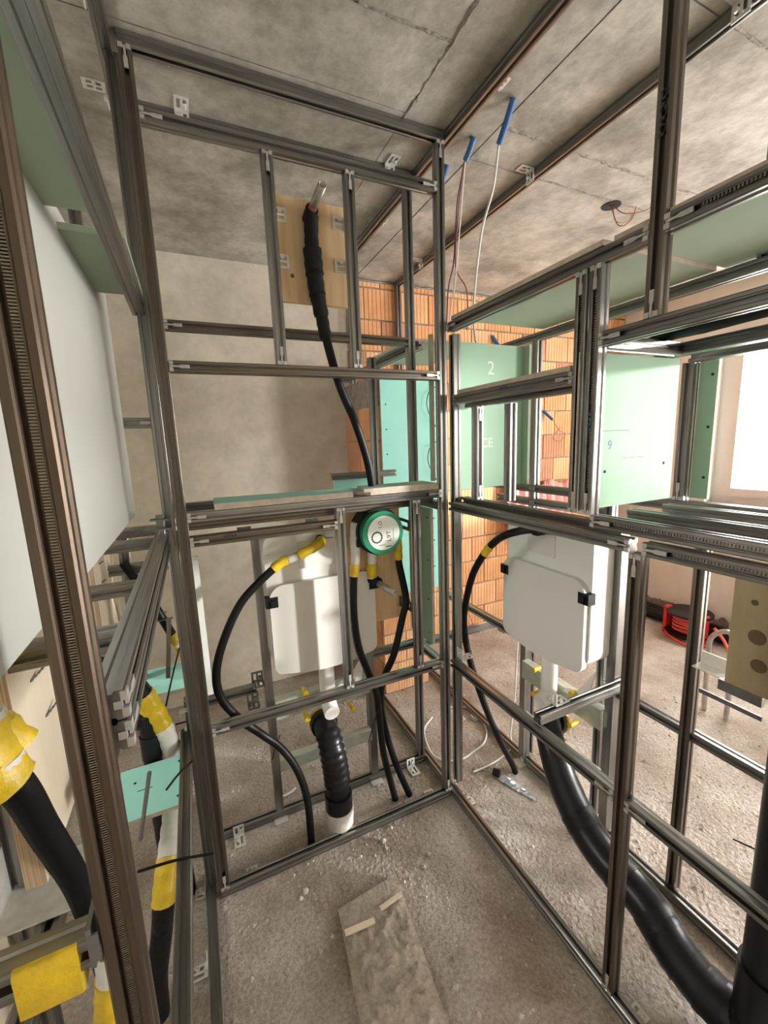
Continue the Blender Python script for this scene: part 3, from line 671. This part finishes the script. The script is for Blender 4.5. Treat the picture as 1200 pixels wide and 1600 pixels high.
MB().hollow((-.52, .222, .41), (-.52, .20, .416), .058, .045, 20).build('rim', 'yellow', t)
# big drain run on the right
t = thing('drain_pipe', 'thick glossy black drain pipe snaking along the floor inside the right frame', 'pipe', (.22, -.6, 0))
pth = smooth_path([(.36, -.235, .415), (.30, -.26, .43), (.255, -.32, .40), (.235, -.40, .30), (.225, -.50, .215), (.22, -.60, .175), (.22, -.70, .165), (.215, -.77, .150), (.205, -.83, .120), (.205, -.91, .095), (.215, -.985, .088)], .012)
MB().tube(pth, .053, 24, rfun=lambda i, n: .058 if i > n * .33 else .047 + .011 * i / (n * .33)).build('pipe_run', 'pipe', t)
for k in (.40, .60, .735, .90):
    i = int(len(pth) * k); a_, b_ = pth[i], pth[i + 4]
    MB().tube([a_, a_.lerp(b_, .3), a_.lerp(b_, .35), b_], .0565, 24, rfun=lambda i_, n: (.0602, .0615, .0602, .0600)[i_]).build('socket_ring', 'black', t)
i0 = int(len(pth) * .76)
MB().tube(pth[i0:i0 + 8], .055, 24, rfun=lambda i, n: .0585 + .002 * (i % 2)).build('ribs', 'pipe', t)
MB().tube([(.37, -.235, .413), (.33, -.245, .425)], .058, 20).build('socket_ring', 'black', t)
MB().hollow((.385, -.235, .412), (.368, -.235, .414), .06, .047, 20).build('rim', 'yellow', t)
t = thing('stack_pipe', 'black vertical soil pipe with a side branch at the lower right corner', 'pipe', (.225, -1.03, 0))
MB().tube([(.225, -1.03, 0), (.225, -1.03, .36), (.225, -1.03, 1.31)], .053, 26).build('riser', 'pipe', t)
MB().tube([(.225, -1.03, .30), (.225, -1.03, .22), (.225, -1.03, .0)], .060, 26).build('socket', 'pipe', t)
MB().tube(smooth_path([(.217, -.955, .09), (.22, -1.0, .095), (.225, -1.035, .14)]), .060, 24).build('branch', 'pipe', t)
MB().tube([(.30, -.90, .507), (.275, -1.0, .56)], .002, 6).build('cable_tie', 'black', t)

# ------------------------------------------------------------------ hoses
def hose(label, pts, r, tapes=(), name='hose', ribs=False, mname='rubber', extra=()):
    t = thing(name, label, 'hose', pts[-1])
    pth = smooth_path(pts, .0034 if ribs else .012); n = len(pth)
    MB().tube(pth, r, 12, rfun=(lambda i, n_: r * (1.03 if i % 2 else .86)) if ribs else None).build('sleeve', mname, t)
    for a_, b_, mn, k in tapes:
        seg = pth[int(n * a_):max(int(n * b_), int(n * a_) + 2) + 1]
        MB().tube(seg, r * k, 12, rfun=lambda i, n_: r * k * (1.03 + .05 * math.sin(i * 2.1 + n_))).build('tape', mn, t)
    return t
hose('black hose curving left from the left cistern down to the floor', [(-.500, .115, 1.232), (-.512, .085, 1.227), (-.571, .07, 1.208), (-.626, .07, 1.19), (-.665, .07, 1.179), (-.743, .07, 1.122), (-.814, .07, 1.053), (-.877, .07, .938), (-.912, .07, .828), (-.907, .07, .729), (-.852, .075, .623), (-.781, .08, .533), (-.717, .08, .451), (-.664, .075, .338), (-.635, .07, .196), (-.633, .062, .0)], .0145, [(0, .075, 'yellow', 1.25), (.075, .10, 'wtape', 1.0), (.10, .145, 'yellow', 1.2)])
hose('black supply hose from the left inlet of the green-capped box to the floor', [(-.366, .085, 1.29), (-.370, .085, 1.24), (-.376, .085, 1.141), (-.385, .09, 1.051), (-.391, .09, .92), (-.379, .09, .78), (-.343, .09, .657), (-.312, .085, .56), (-.303, .085, .439), (-.287, .09, .249), (-.236, .10, .0)], .0145, [(.0, .08, 'wtape', 1.5), (.08, .125, 'wtape', 1.25), (.125, .165, 'yellow', 1.35)])
hose('black supply hose from the right inlet of the green-capped box to the floor', [(-.195, .085, 1.26), (-.190, .085, 1.18), (-.187, .085, 1.099), (-.164, .075, .942), (-.179, .08, .874), (-.223, .085, .712), (-.263, .105, .606), (-.280, .12, .493), (-.262, .115, .335), (-.222, .105, .162), (-.169, .09, .0)], .0145, [(.0, .11, 'yellow', 1.2)])
hose('long black shower hose running from the upper pine panel down behind the middle shelf', [(-.478, .055, 2.325), (-.481, .06, 2.28), (-.481, .06, 2.21), (-.474, .06, 2.10), (-.459, .065, 2.011), (-.447, .07, 1.95), (-.409, .07, 1.801), (-.355, .07, 1.666), (-.311, .075, 1.523), (-.293, .08, 1.405), (-.290, .085, 1.30)], .0155, [(.0, .10, 'foam', 1.45), (.085, .16, 'foam', 1.9), (.15, .22, 'foam', 1.75), (.20, .28, 'foam', 1.6), (.27, .36, 'foam', 1.35)])
hose('black hose with one yellow tape band arching beside the right cistern', [(.24, -.33, 1.255), (.17, -.28, 1.262), (.10, -.245, 1.25), (.1, -.169, 1.207), (.1, -.1, 1.141), (.1, -.029, 1.042), (.1, .016, .929), (.1, .04, .818), (.105, .036, .715), (.13, .02, .575), (.18, .0, .40), (.25, -.01, .22), (.33, -.02, .05), (.345, -.027, .0)], .0145, [(.19, .215, 'yellow', 1.1)])
# outlets: grey threaded pipe stubs pointing into the room
t = thing('pipe_stub', 'grey pipe outlet on the upper pine panel, pointing into the room', 'pipe', (-.478, .095, 2.33))
MB().hollow((-.478, .06, 2.338), (-.472, -.055, 2.362), .0135, .0105).build('stub', 'metalpipe', t)
MB().tube([(-.479, .094, 2.33), (-.478, .045, 2.341)], .021, 14).build('sleeve', 'foam', t); MB().hollow((-.4775, .046, 2.3405), (-.4765, .03, 2.344), .0145, .0125).build('collar', 'wire_r', t)
t = thing('pipe_stub', 'grey pipe outlet low on the pine panel, pointing into the room', 'pipe', (-.30, .125, 1.045))
MB().hollow((-.29, .085, 1.037), (-.252, -.005, 1.011), .0135, .0105).build('stub', 'metalpipe', t)
MB().tube([(-.306, .124, 1.05), (-.285, .075, 1.034)], .022, 14).build('sleeve', 'foam', t)
MB().tube([(-.303, .09, 1.19), (-.304, .092, 1.12), (-.305, .10, 1.055)], .017, 12, rfun=lambda i, n: (.018, .018, .019)[i]).build('wrap', 'wtape', t); MB().tube([(-.304, .092, 1.115), (-.305, .095, 1.06)], .021, 12).build('tape', 'yellow', t)
# valve box with green cap
t = thing('valve_box', 'round concealed valve box with a green cap and white printed label', 'valve', (-.285, .125, 1.25))
MB().cyl((-.285, .125, 1.252), (-.285, .045, 1.252), .092, 36).build('body', 'black', t)
MB().cyl((-.285, .045, 1.252), (-.285, .012, 1.252), .084, 40).build('cap', 'cap', t)
la = MB().cyl((-.283, .0125, 1.252), (-.283, .0105, 1.252), .066, 40).build('label_disc', 'label', t)
m_ = MB()
for k in range(14):
    a_ = k * 2 * math.pi / 14
    m_.obox(Matrix.Translation((-.312, .0102, 1.238)) @ Matrix.Rotation(-a_, 4, 'Y'), (-.004, -.0003, .017), (.004, .0003, .023))
m_.build('emblem_ring', 'ink', la)
writing('L9T', (-.262, .0101, 1.238), RX90 @ Matrix.Rotation(math.pi / 2, 4, 'Z'), .026, 'ink', la, 'print'); writing('1,O', (-.297, .0101, 1.285), RX90 @ Matrix.Rotation(math.pi / 2, 4, 'Z'), .020, 'ink', la, 'print')
MB().box((-.278, .0101, 1.197), (-.25, .0106, 1.2)).box((-.305, .0101, 1.205), (-.28, .0106, 1.207)).build('print', 'ink', la); MB().box((-.245, .0101, 1.225), (-.243, .0106, 1.265)).build('print', 'cap', la)
for x in (-.365, -.205): MB().box((x - .012, .05, 1.20), (x + .012, .12, 1.23)).build('lug', 'black', t)

# left pipe bundle
hose('black corrugated conduit at the lower left, below the yellow taped bundle', [(-1.20, -.82, 1.30), (-1.18, -.82, 1.26), (-1.15, -.800, 1.205), (-1.15, -.744, 1.082), (-1.15, -.672, .917), (-1.15, -.634, .768), (-1.15, -.61, .60), (-1.16, -.62, .3), (-1.17, -.62, .0)], .0185, (), 'conduit', True)
t = thing('taped_pipes', 'crumpled yellow tape and white wrap around pipes at the left edge', 'pipe', (-1.18, -.80, 1.25))
for a_, b_, r, mn in (((-1.195, -.80, 1.40), (-1.19, -.80, 1.335), .028, 'yellow'), ((-1.192, -.80, 1.345), (-1.182, -.805, 1.285), .031, 'yellow'), ((-1.178, -.80, 1.29), (-1.168, -.80, 1.23), .033, 'yellow'), ((-1.165, -.78, 1.27), (-1.15, -.775, 1.235), .024, 'yellow'), ((-1.168, -.805, 1.238), (-1.155, -.80, 1.205), .030, 'yellow')):
    pth = smooth_path([a_, Vector(a_).lerp(Vector(b_), .5), b_], .004)
    m_ = MB().tube(pth, r, 16); m_.v = [tuple(Vector(v) + Vector((1, 1, .3)) * .005 * noise.noise(Vector(v) * 55)) for v in m_.v]; m_.build('tape', mn, t)
MB().tube([(-1.178, -.80, 1.292), (-1.176, -.80, 1.284)], .034, 16).build('wrap', 'wtape', t); MB().tube([(-1.169, -.80, 1.238), (-1.168, -.80, 1.230)], .0345, 16).build('wrap', 'wtape', t)
t2 = hose('thick black insulated pipe with yellow and white tape left of the tall upright', [(-1.31, -.22, 1.17), (-1.255, -.161, 1.077), (-1.201, -.042, .975), (-1.157, .03, .886), (-1.118, .05, .778), (-1.088, .055, .671), (-1.080, .064, .582), (-1.085, .07, .48), (-1.09, .08, .25), (-1.09, .08, .0)], .030, [(.36, .47, 'yellow', 1.08), (.47, .56, 'wtape', 1.06), (.56, .62, 'yellow', 1.08)], 'insulated_pipe')
hose('second black insulated pipe lying behind the first, ending in yellow tape', [(-1.36, -.13, 1.06), (-1.28, -.02, .96), (-1.225, .06, .86), (-1.18, .10, .74), (-1.13, .125, .66), (-1.09, .13, .56)], .026, [(.62, 1.0, 'yellow', 1.08)], 'insulated_pipe')
hose('thin black conduit with yellow and white tape above the pale green ledge', [(-1.16, .22, 1.22), (-1.12, .2, 1.14), (-1.086, .2, 1.063), (-1.048, .2, .959), (-1.024, .2, .892), (-1.004, .2, .824), (-.995, .22, .752)], .0145, [(.60, .68, 'yellow', 1.15), (.68, .72, 'wtape', 1.04), (.72, .80, 'yellow', 1.15), (.80, .98, 'wtape', 1.3)], 'conduit')
hose('taped pipe below the small cyan board, going down into the floor', [(-1.075, -.02, .552), (-1.075, -.12, .51), (-1.10, -.26, .42), (-1.12, -.28, .30), (-1.15, -.26, .14), (-1.16, -.25, .0)], .027, [(.0, .14, 'yellow', 1.08), (.14, .32, 'wtape', 1.04), (.32, .46, 'yellow', 1.08)], 'insulated_pipe', mname='foam')
t = thing('drain_tee', 'dark grey drain tee behind the insulated pipes at the left', 'pipe', (-1.13, .05, .55))
MB().tube([(-1.24, .05, .74), (-1.14, .05, .735)], .028, 16).tube([(-1.13, .05, .755), (-1.13, .05, .45), (-1.13, .05, .02)], .028, 16).build('tee_body', 'pipe', t); MB().tube([(-1.13, .05, .68), (-1.13, .05, .60)], .032, 16).build('socket', 'pipe', t)
# yellow tape wrapped round the cross rail near the camera
m_ = MB(); m_.prism([(-.953, 1.054), (-.9535, 1.104), (-.9505, 1.109), (-.947, 1.1085), (-.915, 1.080), (-.914, 1.064), (-.925, 1.050), (-.945, 1.048)], -1.120, -1.069, 'x', smooth=True)
tag(m_.build('yellow_tape', 'yellow'), 'yellow tape wrapped around the cross rail at the lower left edge', 'tape')
t = hose('yellow taped pipe end at the bottom left below the rail', [(-1.100, -.75, .86), (-1.106, -.75, .80), (-1.12, -.75, .70), (-1.13, -.75, .55), (-1.13, -.75, .0)], .018, [(.0, .07, 'wtape', 1.1), (.07, .35, 'yellow', 1.2)], 'insulated_pipe')
# cable ties
for lab, a_, b_, r in (('black cable tie sticking up from the conduit above the pale green ledge', (-1.02, .19, .90), (-1.09, .10, .70), .003), ('black cable tie pointing right from the insulated pipe', (-1.085, .10, .655), (-.975, .10, .645), .003), ('long black cable tie sticking out to the right below the cyan board', (-1.122, -.42, .65), (-.965, -.42, .6185), .0032), ('black cable tie across the white wrap of the insulated pipe', (-1.07, -.23, .68), (-1.0, -.20, .72), .003), ('black cable tie at the hoses beside the drain elbow', (-.30, .07, .52), (-.36, .07, .36), .002), ('black cable tie hanging off the brace between the corner and the right cistern', (.17, .233, .64), (.25, .19, .55), .003), ('black cable tie next to the small hose crossing by the left cistern leg', (-.70, .20, .42), (-.74, .20, .32), .002)):
    tag(MB().tube(smooth_path([a_, Vector(a_).lerp(Vector(b_), .5) + Vector((0, 0, .006)), b_]), r, 6).build('cable_tie', 'black'), lab, 'cable tie')
# ------------------------------------------------------------------ ceiling conduits and cables
def conduit(label, a_, b_, cable):
    t = thing('ceiling_conduit', label, 'conduit', a_)
    pth = smooth_path([a_, Vector(a_).lerp(Vector(b_), .5) + Vector((0, 0, -.004)), b_], .003)
    MB().tube(pth, .011, 12, rfun=lambda i, n: .011 if i % 2 else .0098).build('sleeve', 'blue', t)
    for c, r, mn in cable: MB().tube(smooth_path(c), r, 6).build('cable', mn, t)
conduit('blue ribbed conduit in the ceiling nearest the camera, with a white cable', (.13, -.20, H), (.135, -.125, H - .085), [([(.135, -.125, H - .08), (.14, -.09, H - .2), (.16, .0, 2.35), (.20, .1, 2.15), (.24, .15, 2.03), (.25, .15, 1.99)], .0045, 'wire_w')])
conduit('blue ceiling conduit in the middle, with thin violet and brown wires', (.118, -.01, H), (.113, .035, H - .05), [([(.113, .035, H - .04), (.112, .06, H - .1), (.12, .10, 2.48), (.13, .14, 2.30), (.11, .15, 2.2), (.105, .16, 2.05)], .003, 'wire_v'), ([(.113, .035, H - .04), (.112, .055, H - .1), (.125, .10, 2.45), (.14, .14, 2.28), (.20, .15, 2.2), (.215, .17, 2.05)], .0028, 'wire_r'), ([(.114, .036, H - .04), (.12, .06, H - .12), (.14, .11, 2.42), (.135, .14, 2.22), (.12, .15, 2.12), (.115, .16, 2.03)], .0028, 'wire_w')])
conduit('dark ceiling conduit right behind the corner post, with a white cable', (.112, .155, H), (.105, .175, H - .04), [([(.105, .175, H - .03), (.095, .19, H - .12), (.085, .20, 2.3), (.085, .20, 2.02)], .0045, 'wire_w')])
t = thing('wall_conduit', 'blue conduit stub with curled brown wires on the brick wall', 'conduit', (1.86, YB - .02, 1.78))
MB().tube([(1.82, YB - .01, 1.80), (1.88, YB - .06, 1.72)], .012, 10).build('sleeve', 'blue', t)
MB().tube(smooth_path([(1.88, YB - .06, 1.72), (1.95, YB - .07, 1.63), (2.03, YB - .06, 1.60), (1.98, YB - .05, 1.54), (1.90, YB - .05, 1.57), (1.97, YB - .06, 1.66)]), .003, 6).build('wire', 'wire_r', t)
t = thing('wall_conduit', 'blue conduit end under the niche soffit against the bricks', 'conduit', (1.3, YB - .02, 2.3)); MB().tube([(1.28, YB - .01, 2.36), (1.33, YB - .05, 2.26)], .014, 10).build('sleeve', 'blue', t)
tag(MB().tube(smooth_path([(.975, YB - .02, 1.18), (.985, YB - .03, .95), (.955, YB - .03, .6), (.98, YB - .03, .35), (1.05, YB - .06, .1), (1.1, YB - .1, .01)]), .003, 6).build('wall_cable', 'wire_v'), 'thin grey cable hanging down the brick wall', 'cable')
tag(MB().tube(smooth_path([(.284, .532, .006), (.36, .52, .006), (.429, .477, .006), (.437, .37, .006), (.406, .268, .006), (.34, .20, .006), (.27, .174, .006), (.14, .157, .006), (.05, .24, .006), (.1, .42, .006), (.2, .5, .006)]), .005, 8).build('floor_cable', 'wire_w'), 'white cable coiled in a loop on the floor behind the corner post', 'cable')
tag(MB().tube(smooth_path([(.60, .24, .70), (.58, .23, .45), (.53, .19, .20), (.479, .16, .03), (.45, .11, .006), (.357, .075, .006), (.25, .06, .006), (.166, .061, .006)]), .0045, 8).build('floor_cable', 'wire_w'), 'white cable dropping from the brace to the floor by the right hose', 'cable')
tag(MB().tube(smooth_path([(-.71, .40, .006), (-.715, .36, .006), (-.69, .34, .006), (-.65, .345, .006), (-.63, .36, .006)]), .006, 8).build('plastic_scrap', 'white'), 'small white curl of plastic on the floor behind the rear frame', 'scrap')
for lab, z in (('upper thin black cable loop in front of the bright cyan board', 1.84), ('lower thin black cable loop in front of the bright cyan board', 1.52)):
    tag(MB().tube(smooth_path([(.44, .80, z + .06), (.385, .785, z + .02), (.37, .78, z - .05), (.40, .785, z - .12), (.44, .80, z - .17)]), .0025, 6).build('cable_loop', 'black'), lab, 'cable')
# wire hook at far left of the ceiling
t = thing('ceiling_wires', 'pale wire loop hanging from a dark hole beside the upper pine panel', 'wire', (-.40, .65, H))
MB().cyl((-.40, .65, H + .001), (-.40, .65, H - .02), .02, 14).build('sleeve', 'black', t); MB().tube(smooth_path([(-.40, .65, H), (-.42, .64, H - .12), (-.40, .62, H - .3), (-.36, .60, H - .36)]), .003, 6).build('wire', 'wire_v', t)
# black duct lying on the window niche rails
tag(MB().tube(smooth_path([(.26, -.60, 1.835), (.26, -.72, 1.848), (.27, -.95, 1.858), (.27, -1.3, 1.86)]), .024, 14, rfun=lambda i, n: .010 + .014 * min(1, i / 12)).build('black_duct', 'rubber'), 'black tube lying on the rails above the window niche', 'tube')

# ------------------------------------------------------------------ objects on the floor
t = thing('mortar_plank', 'wooden plank crusted with dried mortar lying on the floor in front', 'plank', (-.50, -.20, 0), math.radians(-6.5))
nx, ny = 34, 110; L = .95; Wd = .225
lbuild(MB().prism([(-Wd / 2, -L), (Wd / 2, -L), (Wd / 2, 0), (-Wd / 2, -.045)], 0, .020, 'z'), 'plank', 'mortar', t)
vs = []
for j in range(ny + 1):
    for i in range(nx + 1):
        x = -Wd / 2 + Wd * i / nx; yt = -.045 * (1 - i / nx); y = yt - (L + yt) * j / ny; e = min(i, nx - i) / 3; e2 = j / 12
        z = .0208
        if 0 < i < nx and j > 4:
            f = min(1, e) * min(1, max(0, e2 - .35))
            z += f * max(.0008, .015 * noise.noise((x * 22, y * 20, 1)) + .016 * noise.noise((x * 48, y * 40, 2)) + .008 * noise.noise((x * 95, y * 90, 4)) + .007)
        vs.append((x, y, z))
k = nx + 1
lbuild(MB().add(vs, [(j * k + i, (j + 1) * k + i, (j + 1) * k + i + 1, j * k + i + 1) for j in range(ny) for i in range(nx)], 0, True), 'mortar_crust', 'mortar', t)
lbuild(MB().obox(Matrix.Translation((.055, -.095, .036)) @ Matrix.Rotation(.25, 4, 'Z'), (-.035, -.007, -.003), (.05, .007, .003)), 'wood_splinter', 'ply', t)
lbuild(MB().obox(Matrix.Translation((-.058, -.130, .035)) @ Matrix.Rotation(.02, 4, 'Z'), (-.05, -.009, -.003), (.05, .008, .003)), 'wood_splinter', 'ply', t)
for lab, x, y, r in (('white plaster crumb on the floor left of the mortar plank', -.70, -.11, .012), ('second white plaster crumb left of the mortar plank, smaller', -.72, -.125, .008), ('grey pebble beside the top right corner of the mortar plank', -.235, -.19, .010), ('grey stone chip on the floor between the plank and the rear sill rail', -.37, -.06, .012)):
    m_ = MB(); pts = [Vector((math.cos(a_) * math.cos(b_), math.sin(a_) * math.cos(b_), math.sin(b_) * .7)) for b_ in (-.4, .25, .9) for a_ in [q * math.pi / 3 for q in range(6)]]
    vs = [Vector((x, y, r * .30)) + p * r * random.uniform(.75, 1.2) for p in pts] + [Vector((x, y, r))]
    fs = [(j * 6 + i, j * 6 + (i + 1) % 6, (j + 1) * 6 + (i + 1) % 6, (j + 1) * 6 + i) for j in (0, 1) for i in range(6)] + [(12 + i, 12 + (i + 1) % 6, 18) for i in range(6)] + [(5, 4, 3, 2, 1, 0)]
    tag(m_.add(vs, fs).build('floor_crumb', 'wtape' if 'white' in lab else 'rubble'), lab, 'crumb')
# crushed foil scrap with black cap
t = thing('foil_scrap', 'crumpled shiny blue-grey foil scrap with a black cap on the floor by the right hose', 'scrap', (.28, -.07, 0))
m_ = MB(); n = 14; vs = []
for i in range(n + 1):
    p = Vector((.265, -.02, 0)).lerp(Vector((.317, -.195, 0)), i / n); ww = .022 * (1 - (i / n) ** 2 * .8)
    for s_ in (-1, -.3, .4, 1): vs.append(p + Vector((s_ * ww, s_ * ww * .3, .004 + (.014 * random.random() if abs(s_) < .9 else 0))))
m_.add(vs, [(i * 4 + k, i * 4 + k + 1, i * 4 + k + 5, i * 4 + k + 4) for i in range(n) for k in range(3)]); m_.build('foil', 'foil', t)
MB().tube([(.245, .012, .016), (.262, -.015, .016)], .017, 12).build('cap', 'black', t)

# cable reel near the window wall
t = thing('cable_reel', 'red cable reel with black flanges lying on the floor by the window wall', 'cable reel', (2.48, .42, 0))
for z in (.035, .19):
    MB().tube([(2.48, .42, z), (2.48, .42, z + .012)], .155, 30).build('flange', 'black', t)
MB().tube([(2.48, .42, .047), (2.48, .42, .10), (2.48, .42, .19)], .085, 24).build('drum', 'red', t)
for k in range(5): MB().tube([(2.48 + .097 * math.cos(a_), .42 + .097 * math.sin(a_), .065 + .025 * k + .006 * math.sin(a_ * 2 + k)) for a_ in [q * .26 for q in range(25)]], .009, 6).build('cable_turn', 'redcable', t)
for y in (.552, .285): MB().box((2.40, y - .012, 0), (2.47, y + .012, .215)).build('stand', 'red', t)
MB().tube(smooth_path([(2.42, .55, .02), (2.30, .46, .035), (2.28, .32, .02), (2.38, .24, .015)]), .01, 8).build('stand_tube', 'red', t)
tag(MB().tube(smooth_path([(2.44, .22, .15), (2.36, .12, .12), (2.30, .05, .07), (2.28, .0, .02), (2.33, -.1, .012)]), .011, 8).build('red_cable', 'redcable'), 'loose loop of pale red cable beside the reel', 'cable')
# bent grey pipe frame in front of the reel
tag(MB().tube(smooth_path([(1.62, -.16, .0), (1.62, -.155, .36), (1.62, -.16, .44), (1.62, -.19, .485), (1.62, -.235, .51), (1.62, -.26, .48), (1.63, -.265, .30), (1.63, -.265, .0)]), .013, 10).build('bent_pipe', 'metalpipe'), 'bent grey pipe handle standing on the floor before the cable reel', 'pipe')
for k, (x, lab) in enumerate(((2.66, 'dark insulated pipe along the foot of the window wall, nearer the wall'), (2.57, 'dark insulated pipe along the foot of the window wall, outer one'))):
    tag(MB().tube(smooth_path([(x, YB - .05, .05), (x, .9, .05), (x - .01, .4, .05), (x, -1.2, .05)], .1), .042, 14).build('floor_pipe', 'foam'), lab, 'pipe')
# dark dirt along foot of right wall, orange batten in the corner
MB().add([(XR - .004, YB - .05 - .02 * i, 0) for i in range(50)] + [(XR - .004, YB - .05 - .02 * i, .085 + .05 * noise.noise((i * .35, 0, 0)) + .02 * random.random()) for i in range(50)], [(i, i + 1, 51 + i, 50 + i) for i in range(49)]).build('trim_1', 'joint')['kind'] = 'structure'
tag(MB().box((2.735, YB - .045, 0), (2.765, YB - .012, .34)).build('batten', 'yellow'), 'orange batten standing in the far corner by the window wall', 'batten')
# red sheet draped against the bricks
m_ = MB(); nx, nz = 40, 8
vs = [(1.38 + .72 * i / nx, YB - .05 - .022 * math.sin(i * 1.15 + .3 * j) - .006 * j, 1.20 - .42 * j / nz + .02 * math.sin(i * .5)) for j in range(nz + 1) for i in range(nx + 1)]
k = nx + 1
m_.add(vs, [(j * k + i, (j + 1) * k + i, (j + 1) * k + i + 1, j * k + i + 1) for j in range(nz) for i in range(nx)], 0, True)
o = m_.build('plastic_sheet', 'redsheet'); so = o.modifiers.new('thickness', 'SOLIDIFY'); so.thickness = .004
tag(o, 'red and white plastic sheet hanging in folds on the brick wall behind the niche', 'sheet')
tag(MB().box((1.60, YB - .014, 1.235), (1.72, YB - .012, 1.27)).build('paper_tag', 'white'), 'small white paper slip stuck on the bricks above the red sheet', 'paper')
for lab, z in (('upper white power tag fixed to the bricks left of the hose', 2.08), ('lower white power tag fixed to the bricks left of the hose', 1.58)):
    t = thing('wall_tag', lab, 'tag', (.17, YB - .02, z)); MB().box((.15, YB - .02, z - .035), (.19, YB - .012, z + .035)).build('plate', 'white', t); MB().box((.162, YB - .0212, z - .02), (.178, YB - .02, z + .0)).box((.162, YB - .0212, z + .01), (.178, YB - .02, z + .022)).build('mark', 'ink', t)
bpy.context.view_layer.update()
# repeats share a group phrase
PHR = {'stud_frame': 'steel stud frames', 'ceiling_board': 'lid and soffit boards', 'niche_board': 'boards lining the niches', 'shelf_board': 'boards lying on rails and shelves', 'side_board': 'narrow upright boards',
       'wall_board': 'cyan boards at the pier', 'plywood_panel': 'wood panels in the frames', 'toilet_cistern': 'concealed toilet cisterns', 'hose': 'black hoses', 'insulated_pipe': 'insulated pipes', 'pipe_stub': 'pipe outlets',
       'cable_tie': 'black cable ties', 'ceiling_conduit': 'conduits in the ceiling', 'floor_cable': 'white cables on the floor', 'wall_conduit': 'conduit ends at the brick wall', 'floor_pipe': 'pipes along the window wall', 'floor_crumb': 'larger crumbs on the floor', 'cable_loop': 'thin cable loops', 'wall_tag': 'tags on the bricks', 'drain_pipe': 'black drain pipes', 'conduit': 'black conduits', 'ceiling_wires': 'wires from the ceiling'}
for o in list(S.objects):
    if o.get('category') and o.name.split('.')[0] in PHR: o['group'] = PHR[o.name.split('.')[0]]
